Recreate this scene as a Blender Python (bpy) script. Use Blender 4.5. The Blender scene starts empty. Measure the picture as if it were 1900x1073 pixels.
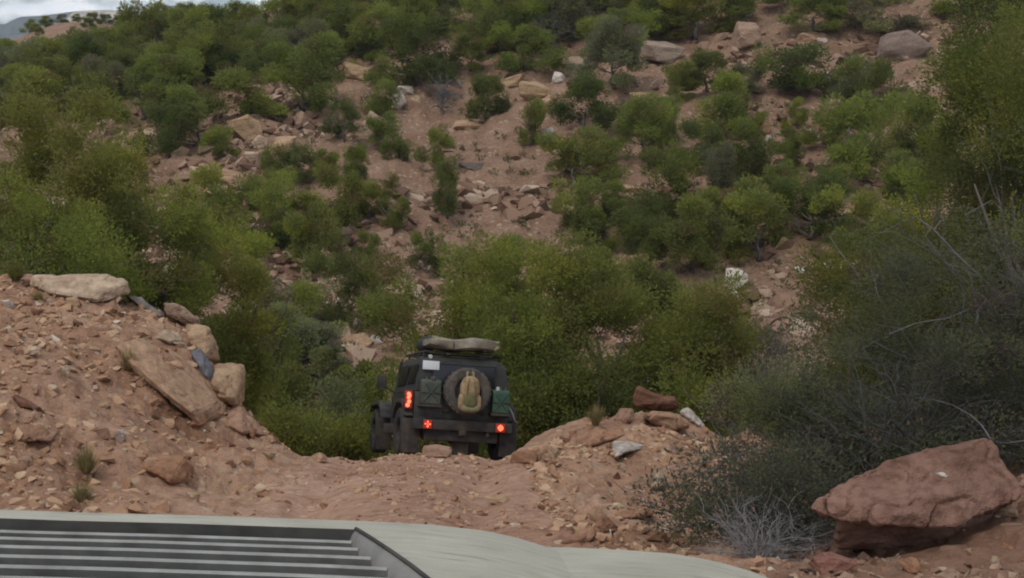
import bpy, bmesh, math, random
import numpy as np
from mathutils import Vector, Matrix
S = bpy.context.scene
COL = S.collection
# ------------------------------------------------------------------ camera
F = 2300.0                      # focal length in photo pixels (photo 1900 x 1073)
PITCH = math.radians(8.3)       # camera looks down the slope
EYE = 1.87
CX, CY = 950.0, 536.5
cam = bpy.data.cameras.new('camera'); cam_o = bpy.data.objects.new('camera', cam); COL.objects.link(cam_o)
cam.sensor_width = 36.0; cam.lens = 36.0 * F / 1900.0
cam.clip_start = 0.05; cam.clip_end = 20000
cam_o.location = (0, 0, EYE); cam_o.rotation_euler = (math.pi / 2 - PITCH, 0, 0)
S.camera = cam_o
# ------------------------------------------------------------------ light
SUN_EL, SUN_AZ = math.radians(58), math.radians(-150)   # azimuth from +Y clockwise: behind and left of the camera
w = bpy.data.worlds.new('World'); S.world = w; w.use_nodes = True
nt = w.node_tree; nt.nodes.clear()
def nn(t, kind, **kw):
    n = t.nodes.new(kind)
    for k, v in kw.items(): setattr(n, k, v)
    return n
out = nn(nt, 'ShaderNodeOutputWorld'); bg = nn(nt, 'ShaderNodeBackground')
sky = nn(nt, 'ShaderNodeTexSky', sky_type='NISHITA', sun_disc=False)
sky.sun_elevation = SUN_EL; sky.sun_rotation = SUN_AZ
tc = nn(nt, 'ShaderNodeTexCoord')
mp = nn(nt, 'ShaderNodeMapping'); mp.inputs['Scale'].default_value = (1, 1, 2.6)
nz = nn(nt, 'ShaderNodeTexNoise'); nz.inputs['Scale'].default_value = 17.0; nz.inputs['Detail'].default_value = 7; nz.inputs['Roughness'].default_value = .55
rp = nn(nt, 'ShaderNodeValToRGB'); rp.color_ramp.elements[0].position = .45; rp.color_ramp.elements[1].position = .56
nz2 = nn(nt, 'ShaderNodeTexNoise'); nz2.inputs['Scale'].default_value = 8.0; nz2.inputs['Detail'].default_value = 5
cr = nn(nt, 'ShaderNodeValToRGB')
cr.color_ramp.elements[0].color = (7.2, 7.9, 9.0, 1); cr.color_ramp.elements[1].color = (14.0, 14.0, 14.0, 1)
cr.color_ramp.elements[0].position = .35; cr.color_ramp.elements[1].position = .62
mx = nn(nt, 'ShaderNodeMixRGB')
nt.links.new(tc.outputs['Generated'], mp.inputs['Vector']); nt.links.new(mp.outputs[0], nz.inputs['Vector']); nt.links.new(mp.outputs[0], nz2.inputs['Vector'])
nt.links.new(nz.outputs['Fac'], rp.inputs['Fac']); nt.links.new(nz2.outputs['Fac'], cr.inputs['Fac'])
nt.links.new(rp.outputs['Color'], mx.inputs['Fac']); nt.links.new(sky.outputs[0], mx.inputs[1]); nt.links.new(cr.outputs['Color'], mx.inputs[2])
nt.links.new(mx.outputs[0], bg.inputs['Color']); bg.inputs['Strength'].default_value = 0.085
nt.links.new(bg.outputs[0], out.inputs['Surface'])
sun = bpy.data.lights.new('sun', 'SUN'); sun.energy = 1.0; sun.angle = math.radians(14); sun.color = (1, .95, .86)
sun_o = bpy.data.objects.new('sun', sun); COL.objects.link(sun_o)
sd = Vector((math.sin(SUN_AZ) * math.cos(SUN_EL), math.cos(SUN_AZ) * math.cos(SUN_EL), math.sin(SUN_EL)))
sun_o.rotation_euler = sd.to_track_quat('Z', 'Y').to_euler()
S.view_settings.view_transform = 'Standard'; S.view_settings.look = 'None'; S.view_settings.gamma = 1
S.view_settings.exposure = 0.30
S.render.engine = 'CYCLES'; S.cycles.filter_width = 2.0; S.cycles.use_denoising = True
S.cycles.max_bounces = 5; S.cycles.transparent_max_bounces = 4
# ------------------------------------------------------------------ helpers
CP, SP = math.cos(PITCH), math.sin(PITCH)
def zof(py, Y):                 # height of the point seen on photo row py at forward distance Y
    v = (CY - np.asarray(py, float)) / F
    return EYE + np.asarray(Y, float) * (-SP + v * CP) / (CP + v * SP)
def xof(px, py, Y):
    v = (CY - np.asarray(py, float)) / F
    return (np.asarray(px, float) - CX) / F * np.asarray(Y, float) / (CP + v * SP)
def P(px, py, Y): return Vector((float(xof(px, py, Y)), float(Y), float(zof(py, Y))))
def project(x, y, z):
    z = z - EYE
    t = y * CP - z * SP; u = y * SP + z * CP
    return CX + F * x / t, CY - F * u / t
def mat(name): 
    m = bpy.data.materials.new(name); m.use_nodes = True; t = m.node_tree
    return m, t, t.nodes['Principled BSDF']
def ramp(t, stops, interp='LINEAR'):
    r = nn(t, 'ShaderNodeValToRGB'); e = r.color_ramp.elements
    r.color_ramp.interpolation = interp
    while len(e) < len(stops): e.new(.5)
    for el, (p, c) in zip(e, stops): el.position = p; el.color = (*c, 1)
    return r
def noise(t, scale, detail=4, rough=.55, vec=None, dist=0.0):
    n = nn(t, 'ShaderNodeTexNoise'); n.inputs['Scale'].default_value = scale; n.inputs['Detail'].default_value = detail
    n.inputs['Roughness'].default_value = rough; n.inputs['Distortion'].default_value = dist
    if vec is not None: t.links.new(vec, n.inputs['Vector'])
    return n
def mixc(t, fac, a, b, mode='MIX'):
    m = nn(t, 'ShaderNodeMixRGB', blend_type=mode)
    for s, x in ((0, fac), (1, a), (2, b)):
        if isinstance(x, (int, float)): m.inputs[s].default_value = x
        elif isinstance(x, tuple): m.inputs[s].default_value = (*x, 1)
        else: t.links.new(x, m.inputs[s])
    return m.outputs[0]
def simple(name, c, rough=.6, metal=0.0, var=.25, scale=14.0, bump=.15, dust=0.0):
    m, t, b = mat(name); g = nn(t, 'ShaderNodeTexCoord').outputs['Object']
    n = noise(t, scale, 5, .6, g)
    r = ramp(t, [(.3, tuple(x * (1 - var) for x in c)), (.7, tuple(min(1, x * (1 + var)) for x in c))])
    t.links.new(n.outputs['Fac'], r.inputs['Fac']); col = r.outputs['Color']
    if dust:
        n2 = noise(t, 5, 6, .7, g); r2 = ramp(t, [(.4, (0, 0, 0)), (.75, (dust, dust, dust))]); t.links.new(n2.outputs['Fac'], r2.inputs['Fac'])
        col = mixc(t, r2.outputs['Color'], col, (.3, .2, .14))
    t.links.new(col, b.inputs['Base Color']); b.inputs['Roughness'].default_value = rough; b.inputs['Metallic'].default_value = metal
    if bump:
        bp = nn(t, 'ShaderNodeBump'); bp.inputs['Strength'].default_value = bump; bp.inputs['Distance'].default_value = .01
        t.links.new(n.outputs['Fac'], bp.inputs['Height']); t.links.new(bp.outputs[0], b.inputs['Normal'])
    return m
def np_mesh(name, V, Q=None, T=None, m=None, smooth=False, tint=None):
    """mesh from numpy arrays: V (n,3), quads Q (k,4), tris T (k,3), one float attribute per face"""
    me = bpy.data.meshes.new(name); V = np.asarray(V, np.float32)
    nq = 0 if Q is None else len(Q); ntq = 0 if T is None else len(T)
    loops = np.concatenate([np.asarray(Q, np.int32).ravel() if nq else np.zeros(0, np.int32), np.asarray(T, np.int32).ravel() if ntq else np.zeros(0, np.int32)])
    starts = np.concatenate([np.arange(nq) * 4, nq * 4 + np.arange(ntq) * 3]).astype(np.int32)
    me.vertices.add(len(V)); me.vertices.foreach_set('co', V.ravel())
    me.loops.add(len(loops)); me.loops.foreach_set('vertex_index', loops)
    me.polygons.add(nq + ntq); me.polygons.foreach_set('loop_start', starts)
    me.update(calc_edges=True)
    me.polygons.foreach_set('use_smooth', np.full(nq + ntq, smooth, bool))
    if tint is not None:
        a = me.attributes.new('tint', 'FLOAT', 'FACE'); a.data.foreach_set('value', np.asarray(tint, np.float32))
    if m: me.materials.append(m)
    return me
def link(name, me, parent=None):
    o = bpy.data.objects.new(name, me); COL.objects.link(o)
    if parent: o.parent = parent
    return o
def tag(o, label=None, cat=None, group=None, kind=None):
    for k, v in (('label', label), ('category', cat), ('group', group), ('kind', kind)):
        if v: o[k] = v
    return o
def empty(name, loc=(0, 0, 0)):
    o = bpy.data.objects.new(name, None); COL.objects.link(o); o.location = loc; o.empty_display_size = .2
    return o
class MB:                        # collects shapes, then links them as one mesh
    def __init__(s): s.v = []; s.f = []
    def add(s, vs, fs):
        b = len(s.v); s.v += [tuple(x) for x in vs]; s.f += [tuple(i + b for i in f) for f in fs]; return s
    def tube(s, pts, rad, n=6, cap=True):
        pts = [Vector(p) for p in pts]; rings = []; up = Vector((.31, .22, .93))
        for i, p in enumerate(pts):
            d = (pts[min(i + 1, len(pts) - 1)] - pts[max(i - 1, 0)]).normalized()
            a = d.cross(up); a = a.normalized() if a.length > 1e-4 else d.orthogonal().normalized(); b = d.cross(a)
            r = rad[i] if isinstance(rad, (list, tuple)) else rad
            rings.append([p + (a * math.cos(k * 2 * math.pi / n) + b * math.sin(k * 2 * math.pi / n)) * r for k in range(n)])
        vs = [q for r in rings for q in r]; fs = []
        for i in range(len(pts) - 1):
            for k in range(n): fs.append((i * n + k, i * n + (k + 1) % n, (i + 1) * n + (k + 1) % n, (i + 1) * n + k))
        if cap: fs += [tuple(reversed(range(n))), tuple(range((len(pts) - 1) * n, len(pts) * n))]
        return s.add(vs, fs)
    def box(s, c, d, M=None, taper=1.0):
        vs = []
        for z in (-1, 1):
            k = taper if z > 0 else 1.0
            for x, y in ((-1, -1), (1, -1), (1, 1), (-1, 1)): vs.append(Vector((c[0] + x * d[0] / 2 * k, c[1] + y * d[1] / 2 * k, c[2] + z * d[2] / 2)))
        if M: vs = [M @ v for v in vs]
        return s.add(vs, [(3, 2, 1, 0), (4, 5, 6, 7), (0, 1, 5, 4), (1, 2, 6, 5), (2, 3, 7, 6), (3, 0, 4, 7)])
    def lathe(s, prof, c, axis='y', n=28):   # prof: (radius, along) closed or open ring profile
        vs = []; k = len(prof)
        for i in range(n):
            a = i * 2 * math.pi / n
            for r, h in prof:
                p = (r * math.cos(a), h, r * math.sin(a)) if axis == 'y' else ((h, r * math.cos(a), r * math.sin(a)) if axis == 'x' else (r * math.cos(a), r * math.sin(a), h))
                vs.append((c[0] + p[0], c[1] + p[1], c[2] + p[2]))
        fs = [(i * k + j, i * k + j + 1, ((i + 1) % n) * k + j + 1, ((i + 1) % n) * k + j) for i in range(n) for j in range(k - 1)]
        return s.add(vs, fs)
    def prism(s, outline, x0, x1):           # outline in (y,z), extruded along x
        n = len(outline)
        vs = [(x0, y, z) for y, z in outline] + [(x1, y, z) for y, z in outline]
        fs = [tuple(range(n)), tuple(reversed(range(n, 2 * n)))] + [(i, n + i, n + (i + 1) % n, (i + 1) % n) for i in range(n)]
        return s.add(vs, fs)
    def build(s, name, m, parent=None, bevel=0.0, seg=2, smooth=True):
        me = bpy.data.meshes.new(name); me.from_pydata(s.v, [], s.f); me.update(); me.materials.append(m)
        bm = bmesh.new(); bm.from_mesh(me); bmesh.ops.recalc_face_normals(bm, faces=bm.faces)
        if bevel:
            eds = [e for e in bm.edges if len(e.link_faces) == 2 and e.calc_face_angle(0) > .5]
            bmesh.ops.bevel(bm, geom=eds, offset=bevel, segments=seg, affect='EDGES', profile=.6, clamp_overlap=True)
        for f in bm.faces: f.smooth = smooth
        bm.to_mesh(me); bm.free()
        if smooth: me.set_sharp_from_angle(angle=math.radians(38))
        return link(name, me, parent)
# ------------------------------------------------------------------ ground shape: for photo columns, the row on which the ground shows at each distance
def near(Y): 
    m = -EYE / Y - .148; return CY - F * math.tan(PITCH + math.atan(m))
NR = [(y, near(y)) for y in (1.0, 1.5, 2, 3, 4, 5, 6)]
def hill(*ys): return list(zip((45, 55, 63, 72, 82, 93, 106, 125, 150, 180, 220, 270, 330), ys))
T = {
 -900: NR[:6] + [(6, 1060), (8, 880), (10, 740), (12, 630), (15, 530), (18, 480), (22, 510), (28, 600), (38, 600)] + hill(540, 460, 400, 340, 280, 225, 180, 145, 118, 105, 100, 120, 160),
 0: NR + [(8, 1010), (9.5, 935), (11, 830), (13, 690), (15, 585), (17, 512), (18.5, 510), (20, 540), (23, 640), (28, 720), (32, 700), (38, 640)] + hill(560, 460, 380, 310, 245, 190, 145, 110, 95, 84, 92, 115, 150),
 110: NR + [(8, 1020), (9.5, 950), (11, 860), (13, 710), (15, 600), (17, 520), (18.2, 508), (20, 530), (23, 660), (28, 740), (32, 720), (38, 655)] + hill(570, 465, 380, 310, 245, 190, 145, 105, 70, 40, 58, 95, 140),
 210: NR + [(8, 1040), (9.5, 965), (11, 885), (13, 745), (15, 630), (17, 545), (18, 530), (20, 560), (23, 680), (28, 760), (32, 735), (38, 665)] + hill(580, 470, 382, 305, 240, 182, 132, 88, 55, 42, 58, 95, 140),
 300: NR + [(8, 1060), (9.5, 975), (11, 905), (13, 790), (15, 675), (16.5, 592), (17.5, 572), (19.5, 640), (23, 720), (28, 780), (32, 750), (38, 675)] + hill(590, 475, 382, 300, 232, 170, 112, 66, 44, 40, 58, 95, 140),
 350: NR + [(8, 1068), (9.5, 982), (11, 910), (13, 810), (15, 700), (16.4, 622), (17.3, 600), (19.5, 690), (23, 770), (28, 810), (32, 770), (38, 690)] + hill(598, 480, 385, 298, 226, 160, 100, 56, 41, 38, 54, 90, 135),
 402: NR + [(8, 1075), (9.5, 990), (11, 915), (13, 826), (15, 730), (16, 678), (16.8, 670), (19, 770), (23, 830), (28, 840), (32, 795), (38, 710)] + hill(605, 485, 388, 296, 220, 150, 88, 48, 38, 36, 50, 85, 130),
 455: NR + [(8, 1082), (9.5, 995), (11, 922), (13, 845), (14.5, 772), (15.4, 735), (16.2, 742), (18, 810), (23, 856), (28, 850), (32, 800), (38, 712)] + hill(610, 490, 391, 297, 216, 144, 79, 36, 28, 26, 40, 72, 115),
 500: NR + [(8, 1090), (9.5, 1000), (11, 930), (13, 855), (14.5, 798), (15.5, 778), (16.4, 785), (18, 830), (19.5, 850), (23, 880), (28, 860), (32, 805), (38, 715)] + hill(615, 495, 395, 298, 212, 138, 70, 25, 18, 18, 30, 60, 100),
 545: NR + [(8, 1100), (9.5, 1008), (11, 940), (13, 868), (14.2, 832), (15.3, 808), (16.2, 812), (17.5, 842), (19, 865), (23, 898), (28, 870), (32, 812), (38, 720)] + hill(622, 500, 397, 299, 209, 130, 58, 5, -10, -20, -15, 10, 50),
 600: NR + [(8, near(8)), (10, 970), (12, 892), (13.5, 856), (14.6, 842), (16, 850), (18, 875), (20, 900), (23, 915), (28, 880), (32, 820), (38, 725)] + hill(630, 505, 400, 300, 206, 122, 45, -15, -40, -60, -60, -40, 0),
 700: NR + [(8, near(8)), (10, near(10)), (12, 893), (13.5, 856), (14.4, 846), (16, 846), (18, 856), (20, 884), (23, 925), (28, 895), (32, 835), (38, 735)] + hill(640, 510, 402, 300, 202, 110, 20, -60, -110, -130, -130, -100, -60),
 900: NR + [(8, near(8)), (10, near(10)), (12, 893), (13.5, 858), (14.4, 848), (16, 849), (18, 857), (20, 882), (23, 925), (28, 900), (32, 840), (38, 735)] + hill(640, 508, 398, 296, 196, 100, 5, -85, -150, -180, -180, -150, -100),
 1000: NR + [(8, 1085), (10, 970), (12, 893), (13.5, 856), (14.4, 842), (16, 832), (18, 838), (20, 868), (23, 910), (28, 890), (32, 830), (38, 735)] + hill(636, 504, 394, 290, 190, 94, -2, -95, -165, -200, -200, -170, -120),
 1120: NR + [(8, 1090), (10, 974), (12, 893), (13.5, 848), (14.4, 822), (16, 790), (18, 790), (20, 830), (23, 885), (28, 870), (32, 815), (38, 725)] + hill(630, 498, 386, 282, 182, 84, -12, -108, -180, -220, -220, -190, -140),
 1240: NR + [(8, 1092), (10, 978), (12, 898), (13.5, 840), (15, 795), (16.5, 762), (18, 755), (20, 800), (23, 860), (28, 850), (32, 800), (38, 715)] + hill(625, 490, 378, 272, 172, 75, -20, -118, -195, -235, -235, -200, -150),
 1340: NR + [(8, 1092), (10, 975), (12, 900), (13.5, 860), (15, 832), (16.5, 812), (18, 805), (20, 815), (23, 840), (28, 825), (32, 780), (38, 705)] + hill(618, 484, 370, 264, 164, 66, -30, -128, -205, -245, -245, -210, -160),
 1500: NR + [(8, 1075), (10, 955), (12, 880), (13.5, 845), (15, 820), (17, 790), (20, 765), (23, 775), (28, 770), (32, 740), (38, 690)] + hill(610, 474, 358, 250, 150, 52, -42, -140, -215, -255, -255, -220, -170),
 1700: NR + [(7, 1140), (8.2, 1046), (9, 1000), (10, 940), (12, 860), (14, 810), (17, 755), (20, 715), (24, 700), (28, 710), (32, 705), (38, 670)] + hill(600, 464, 346, 236, 134, 36, -58, -155, -230, -270, -270, -230, -180),
 1900: NR + [(7, 1120), (8.2, 1010), (10, 905), (12, 835), (14, 780), (17, 720), (20, 680), (24, 660), (28, 670), (32, 670), (38, 640)] + hill(585, 450, 332, 222, 120, 22, -72, -168, -242, -282, -282, -240, -190),
 2800: NR[:6] + [(7, 1050), (8.2, 930), (10, 820), (12, 750), (14, 700), (17, 640), (20, 600), (24, 580), (28, 590), (32, 590), (38, 560)] + hill(510, 390, 280, 180, 80, -20, -110, -205, -280, -320, -320, -280, -230),
}
rows_Y = np.exp(np.arange(0.0, math.log(330), .0088))
mid = np.arange(-800, 2700, 6.0)
ex = 60 * (1.22 ** np.arange(1, 26) - 1) / .22
cols = np.concatenate([(-800 - ex)[::-1], mid, 2700 + ex])
lg = np.log(rows_Y); keys = sorted(T)
tab = np.array([np.interp(lg, np.log([a for a, _ in T[k]]), [b for _, b in T[k]]) for k in keys])
PY = np.array([np.interp(cols, keys, tab[:, i]) for i in range(len(rows_Y))])
def blur(A, n, ax):
    for _ in range(n):
        B = np.concatenate([np.take(A, [0], ax), A, np.take(A, [-1], ax)], ax)
        A = (np.take(B, range(0, A.shape[ax]), ax) + 2 * A + np.take(B, range(2, A.shape[ax] + 2), ax)) / 4
    return A
PY = blur(blur(PY, 8, 0), 12, 1)
def vnoise(x, y, seed):
    xi = np.floor(x).astype(np.int64); yi = np.floor(y).astype(np.int64); fx = x - xi; fy = y - yi
    fx = fx * fx * (3 - 2 * fx); fy = fy * fy * (3 - 2 * fy)
    def h(a, b):
        n = (a * 374761393 + b * 668265263 + seed * 974634777) & 0x7fffffff
        n = ((n ^ (n >> 13)) * 1274126177) & 0x7fffffff
        return ((n ^ (n >> 16)) & 0xffff) / 32767.5 - 1
    return (h(xi, yi) * (1 - fx) + h(xi + 1, yi) * fx) * (1 - fy) + (h(xi, yi + 1) * (1 - fx) + h(xi + 1, yi + 1) * fx) * fy
def fbm(x, y, wl, n, seed, gain=.55):
    s = 0; a = 1.0
    for k in range(n):
        s = s + a * vnoise(x / wl * 2 ** k + 13.7 * k, y / wl * 2 ** k - 7.1 * k, seed + k); a *= gain
    return s
GY = np.repeat(rows_Y[:, None], len(cols), 1); GPX = np.repeat(cols[None, :], len(rows_Y), 0)
GX = xof(GPX, PY, GY); GZ = zof(PY, GY)
# where the road runs: centre and half width (in photo columns at each distance)
rc = np.interp(GY, [1, 6, 9, 12, 14.5, 17, 20, 24, 30], [800, 800, 700, 745, 790, 835, 800, 700, 560])
rh = np.interp(GY, [1, 6, 9, 12, 14.5, 17, 20, 24, 30], [1600, 500, 340, 235, 190, 160, 140, 120, 90])
ROAD = (np.abs(GPX - rc) < rh) & (GY < 30)
edge = np.clip((np.abs(GPX - rc) - rh * .8) / (rh * .45), 0, 1)
amp = np.where(GY < 30, .035 + .11 * edge, .10 + .24 * np.clip((GY - 30) / 40, 0, 1) * np.clip((170 - GY) / 60, .2, 1))
amp = blur(amp, 6, 0)
GZ = GZ + amp * fbm(GX, GY, 2.6, 7, 3) * .9 + np.clip((GY - 34) / 30, 0, 1) * np.clip((140 - GY) / 60, .15, 1) * .5 * fbm(GX, GY, 11, 3, 40)
st = fbm(GX + 3, GY - 2, 1.5, 4, 71); st = (np.round(st * 3) * .75 + st * 3 * .25) / 3     # eroded little ledges
GZ = GZ + np.where(GY < 30, .022 + .148 * edge * np.clip((GY - 6) / 3, 0, 1), .20 * np.clip((150 - GY) / 60, 0, 1) * np.clip((GY - 30) / 25, 0, 1)) * st
cr = np.clip(.16 - np.abs(fbm(GX - 9, GY + 4, 1.1, 4, 55)), 0, 1) / .16; GZ = GZ - np.where(GY < 30, .10 * edge * np.clip((GY - 6) / 3, 0, 1), 0) * cr
st2 = fbm(GX * .8, GY, 6.0, 5, 88); GZ = GZ + .55 * np.clip((GY - 45) / 20, 0, 1) * np.clip((140 - GY) / 50, 0, 1) * (np.round(st2 * 2.2) / 2.2 - st2 * .6)
ruts = np.clip((GY - 4) / 4, 0, 1) * np.clip((26 - GY) / 6, 0, 1)
for s_ in (-1, 1):
    GZ = GZ - .11 * ruts * np.exp(-((GPX - rc - s_ * 1750 / GY) / (480 / GY)) ** 2) * (edge < .6)
SX, SY = project(GX, GY, GZ)
NRW, NCL = GX.shape
def gpos(px, Y):                                   # ground point at a grid position (bilinear)
    i = math.log(max(Y, 1.0)) / .0088; j = np.interp(px, cols, np.arange(NCL))
    i0 = min(int(i), NRW - 2); j0 = min(int(j), NCL - 2); a = min(i - i0, 1.0); b = j - j0
    f = lambda A: A[i0, j0] * (1 - a) * (1 - b) + A[i0 + 1, j0] * a * (1 - b) + A[i0, j0 + 1] * (1 - a) * b + A[i0 + 1, j0 + 1] * a * b
    return Vector((f(GX), f(GY), f(GZ)))
def gray(px, py, ymin=6.0, ymax=330.0):           # first ground point met by the line of sight through a photo pixel
    j = int(round(np.interp(px, cols, np.arange(NCL))))
    i0 = int(math.log(ymin) / .0088); i1 = int(min(math.log(ymax) / .0088, NRW - 1))
    c = SY[i0:i1, j]; k = np.argmax(c <= py)
    if c[k] > py: k = int(np.argmin(c))
    return float(rows_Y[i0 + k])
# ------------------------------------------------------------------ materials of the ground
def ground_mat(name, c0, c1, c2, pebble, peb_scale, bump):
    m, t, b = mat(name); g = nn(t, 'ShaderNodeNewGeometry').outputs['Position']
    n1 = noise(t, .55, 6, .62, g, .4); n2 = noise(t, 6.5, 6, .7, g); n3 = noise(t, 40, 4, .7, g)
    r1 = ramp(t, [(.32, c0), (.52, c1), (.7, c2)]); t.links.new(n1.outputs['Fac'], r1.inputs['Fac'])
    r2 = ramp(t, [(.3, (.55, .50, .46)), (.5, (1, 1, 1)), (.72, (1.30, 1.32, 1.34))]); t.links.new(n2.outputs['Fac'], r2.inputs['Fac'])
    col = mixc(t, .85, r1.outputs['Color'], r2.outputs['Color'], 'MULTIPLY')
    r3 = ramp(t, [(.3, (.78, .77, .76)), (.7, (1.2, 1.2, 1.2))]); t.links.new(n3.outputs['Fac'], r3.inputs['Fac'])
    col = mixc(t, .8, col, r3.outputs['Color'], 'MULTIPLY')
    vo = nn(t, 'ShaderNodeTexVoronoi'); vo.inputs['Scale'].default_value = peb_scale; t.links.new(g, vo.inputs['Vector'])
    vm = nn(t, 'ShaderNodeSeparateColor'); t.links.new(vo.outputs['Color'], vm.inputs[0])
    pm = nn(t, 'ShaderNodeMath', operation='GREATER_THAN'); pm.inputs[1].default_value = .72; t.links.new(vm.outputs[0], pm.inputs[0])
    pd = nn(t, 'ShaderNodeMath', operation='LESS_THAN'); pd.inputs[1].default_value = .42; t.links.new(vo.outputs['Distance'], pd.inputs[0])
    pf = nn(t, 'ShaderNodeMath', operation='MULTIPLY'); t.links.new(pm.outputs[0], pf.inputs[0]); t.links.new(pd.outputs[0], pf.inputs[1])
    pk = nn(t, 'ShaderNodeMath', operation='MULTIPLY'); pk.inputs[1].default_value = .75; t.links.new(pf.outputs[0], pk.inputs[0])
    pr = ramp(t, [(.1, tuple(x * .6 for x in pebble)), (.9, pebble)]); t.links.new(vm.outputs[1], pr.inputs['Fac'])
    col = mixc(t, pk.outputs[0], col, pr.outputs['Color'])
    t.links.new(col, b.inputs['Base Color']); b.inputs['Roughness'].default_value = .95; b.inputs['Specular IOR Level'].default_value = .12
    ad = nn(t, 'ShaderNodeMath', operation='MULTIPLY_ADD'); ad.inputs[1].default_value = .35
    t.links.new(n2.outputs['Fac'], ad.inputs[2]); t.links.new(pf.outputs[0], ad.inputs[0])
    ad2 = nn(t, 'ShaderNodeMath', operation='MULTIPLY_ADD'); ad2.inputs[1].default_value = .3
    t.links.new(n3.outputs['Fac'], ad2.inputs[0]); t.links.new(ad.outputs[0], ad2.inputs[2])
    bp = nn(t, 'ShaderNodeBump'); bp.inputs['Strength'].default_value = .9; bp.inputs['Distance'].default_value = bump
    t.links.new(ad2.outputs[0], bp.inputs['Height']); t.links.new(bp.outputs[0], b.inputs['Normal'])
    return m
M_ROAD = ground_mat('road_dirt', (.285, .16, .103), (.37, .222, .15), (.43, .28, .197), (.50, .36, .26), 11, .035)
M_BANK = ground_mat('bank_dirt', (.285, .157, .096), (.395, .234, .150), (.48, .31, .208), (.56, .41, .285), 9, .08)
M_HILL = ground_mat('hill_dirt', (.21, .127, .08), (.295, .184, .122), (.36, .24, .163), (.46, .34, .24), 3.2, .12)
M_FLOOR = ground_mat('gully_dirt', (.17, .09, .06), (.23, .13, .085), (.27, .165, .11), (.38, .26, .18), 5, .06)
def split(mask, name, m):
    idx = np.argwhere(mask[:-1, :-1]); i, j = idx[:, 0], idx[:, 1]
    q = np.stack([i * NCL + j, i * NCL + j + 1, (i + 1) * NCL + j + 1, (i + 1) * NCL + j], 1)
    used, inv = np.unique(q.ravel(), return_inverse=True)
    V = np.stack([GX.ravel()[used], GY.ravel()[used], GZ.ravel()[used]], 1)
    o = link(name, np_mesh(name, V, Q=inv.reshape(-1, 4), m=m, smooth=True)); tag(o, kind='structure'); return o
HILLM = (GY >= 30)
BANKM = ~HILLM & ~ROAD & (GPX < rc) & (GY > 6) & (GY < 24)
MOUNDM = ~HILLM & ~ROAD & (GPX > rc) & (GPX < 1420) & (GY > 6) & (GY < 24)
split(ROAD, 'dirt_road', M_ROAD); split(BANKM, 'dirt_bank', M_BANK); split(MOUNDM, 'rubble_slope', M_BANK)
split(HILLM, 'hillside', M_HILL); split(~HILLM & ~ROAD & ~BANKM & ~MOUNDM, 'ground', M_FLOOR)
fg = MB()
fg.add([(-9000, -60, -12), (9000, -60, -12), (9000, 12000, -70), (-9000, 12000, -70)], [(0, 1, 2, 3)])
tag(fg.build('far_ground', M_FLOOR, smooth=False), kind='structure')
bk = MB(); bk.add([(-8, -40, 6.0), (8, -40, 6.0), (8, 1.1, -.165), (-8, 1.1, -.165)], [(0, 1, 2, 3)])
tag(bk.build('track', M_ROAD, smooth=False), kind='structure')
# ------------------------------------------------------------------ rocks
def rock_mat(name):
    m, t, b = mat(name); oi = nn(t, 'ShaderNodeObjectInfo'); g = nn(t, 'ShaderNodeTexCoord').outputs['Object']
    ge = nn(t, 'ShaderNodeNewGeometry').outputs['Position']
    mpn = nn(t, 'ShaderNodeMapping'); mpn.inputs['Scale'].default_value = (.7, .7, 3.2); t.links.new(g, mpn.inputs['Vector'])
    n1 = noise(t, 2.3, 6, .65, mpn.outputs[0], .5); n2 = noise(t, 9, 6, .7, ge); n3 = noise(t, 38, 4, .7, ge)
    r1 = ramp(t, [(.3, (.60, .53, .49)), (.5, (1, 1, 1)), (.72, (1.25, 1.28, 1.30))]); t.links.new(n1.outputs['Fac'], r1.inputs['Fac'])
    col = mixc(t, .9, oi.outputs['Color'], r1.outputs['Color'], 'MULTIPLY')
    r2 = ramp(t, [(.34, (.52, .45, .41)), (.52, (1.0, 1.0, 1.0)), (.72, (1.18, 1.19, 1.20))]); t.links.new(n2.outputs['Fac'], r2.inputs['Fac'])
    col = mixc(t, .7, col, r2.outputs['Color'], 'MULTIPLY')
    t.links.new(col, b.inputs['Base Color']); b.inputs['Roughness'].default_value = .92; b.inputs['Specular IOR Level'].default_value = .15
    ad = nn(t, 'ShaderNodeMath', operation='MULTIPLY_ADD'); ad.inputs[1].default_value = .3
    t.links.new(n3.outputs['Fac'], ad.inputs[0]); t.links.new(n2.outputs['Fac'], ad.inputs[2])
    bp = nn(t, 'ShaderNodeBump'); bp.inputs['Strength'].default_value = 1.0; bp.inputs['Distance'].default_value = .05
    t.links.new(ad.outputs[0], bp.inputs['Height']); t.links.new(bp.outputs[0], b.inputs['Normal'])
    return m
M_ROCK = rock_mat('sandstone')
from mathutils import noise as mn
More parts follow.
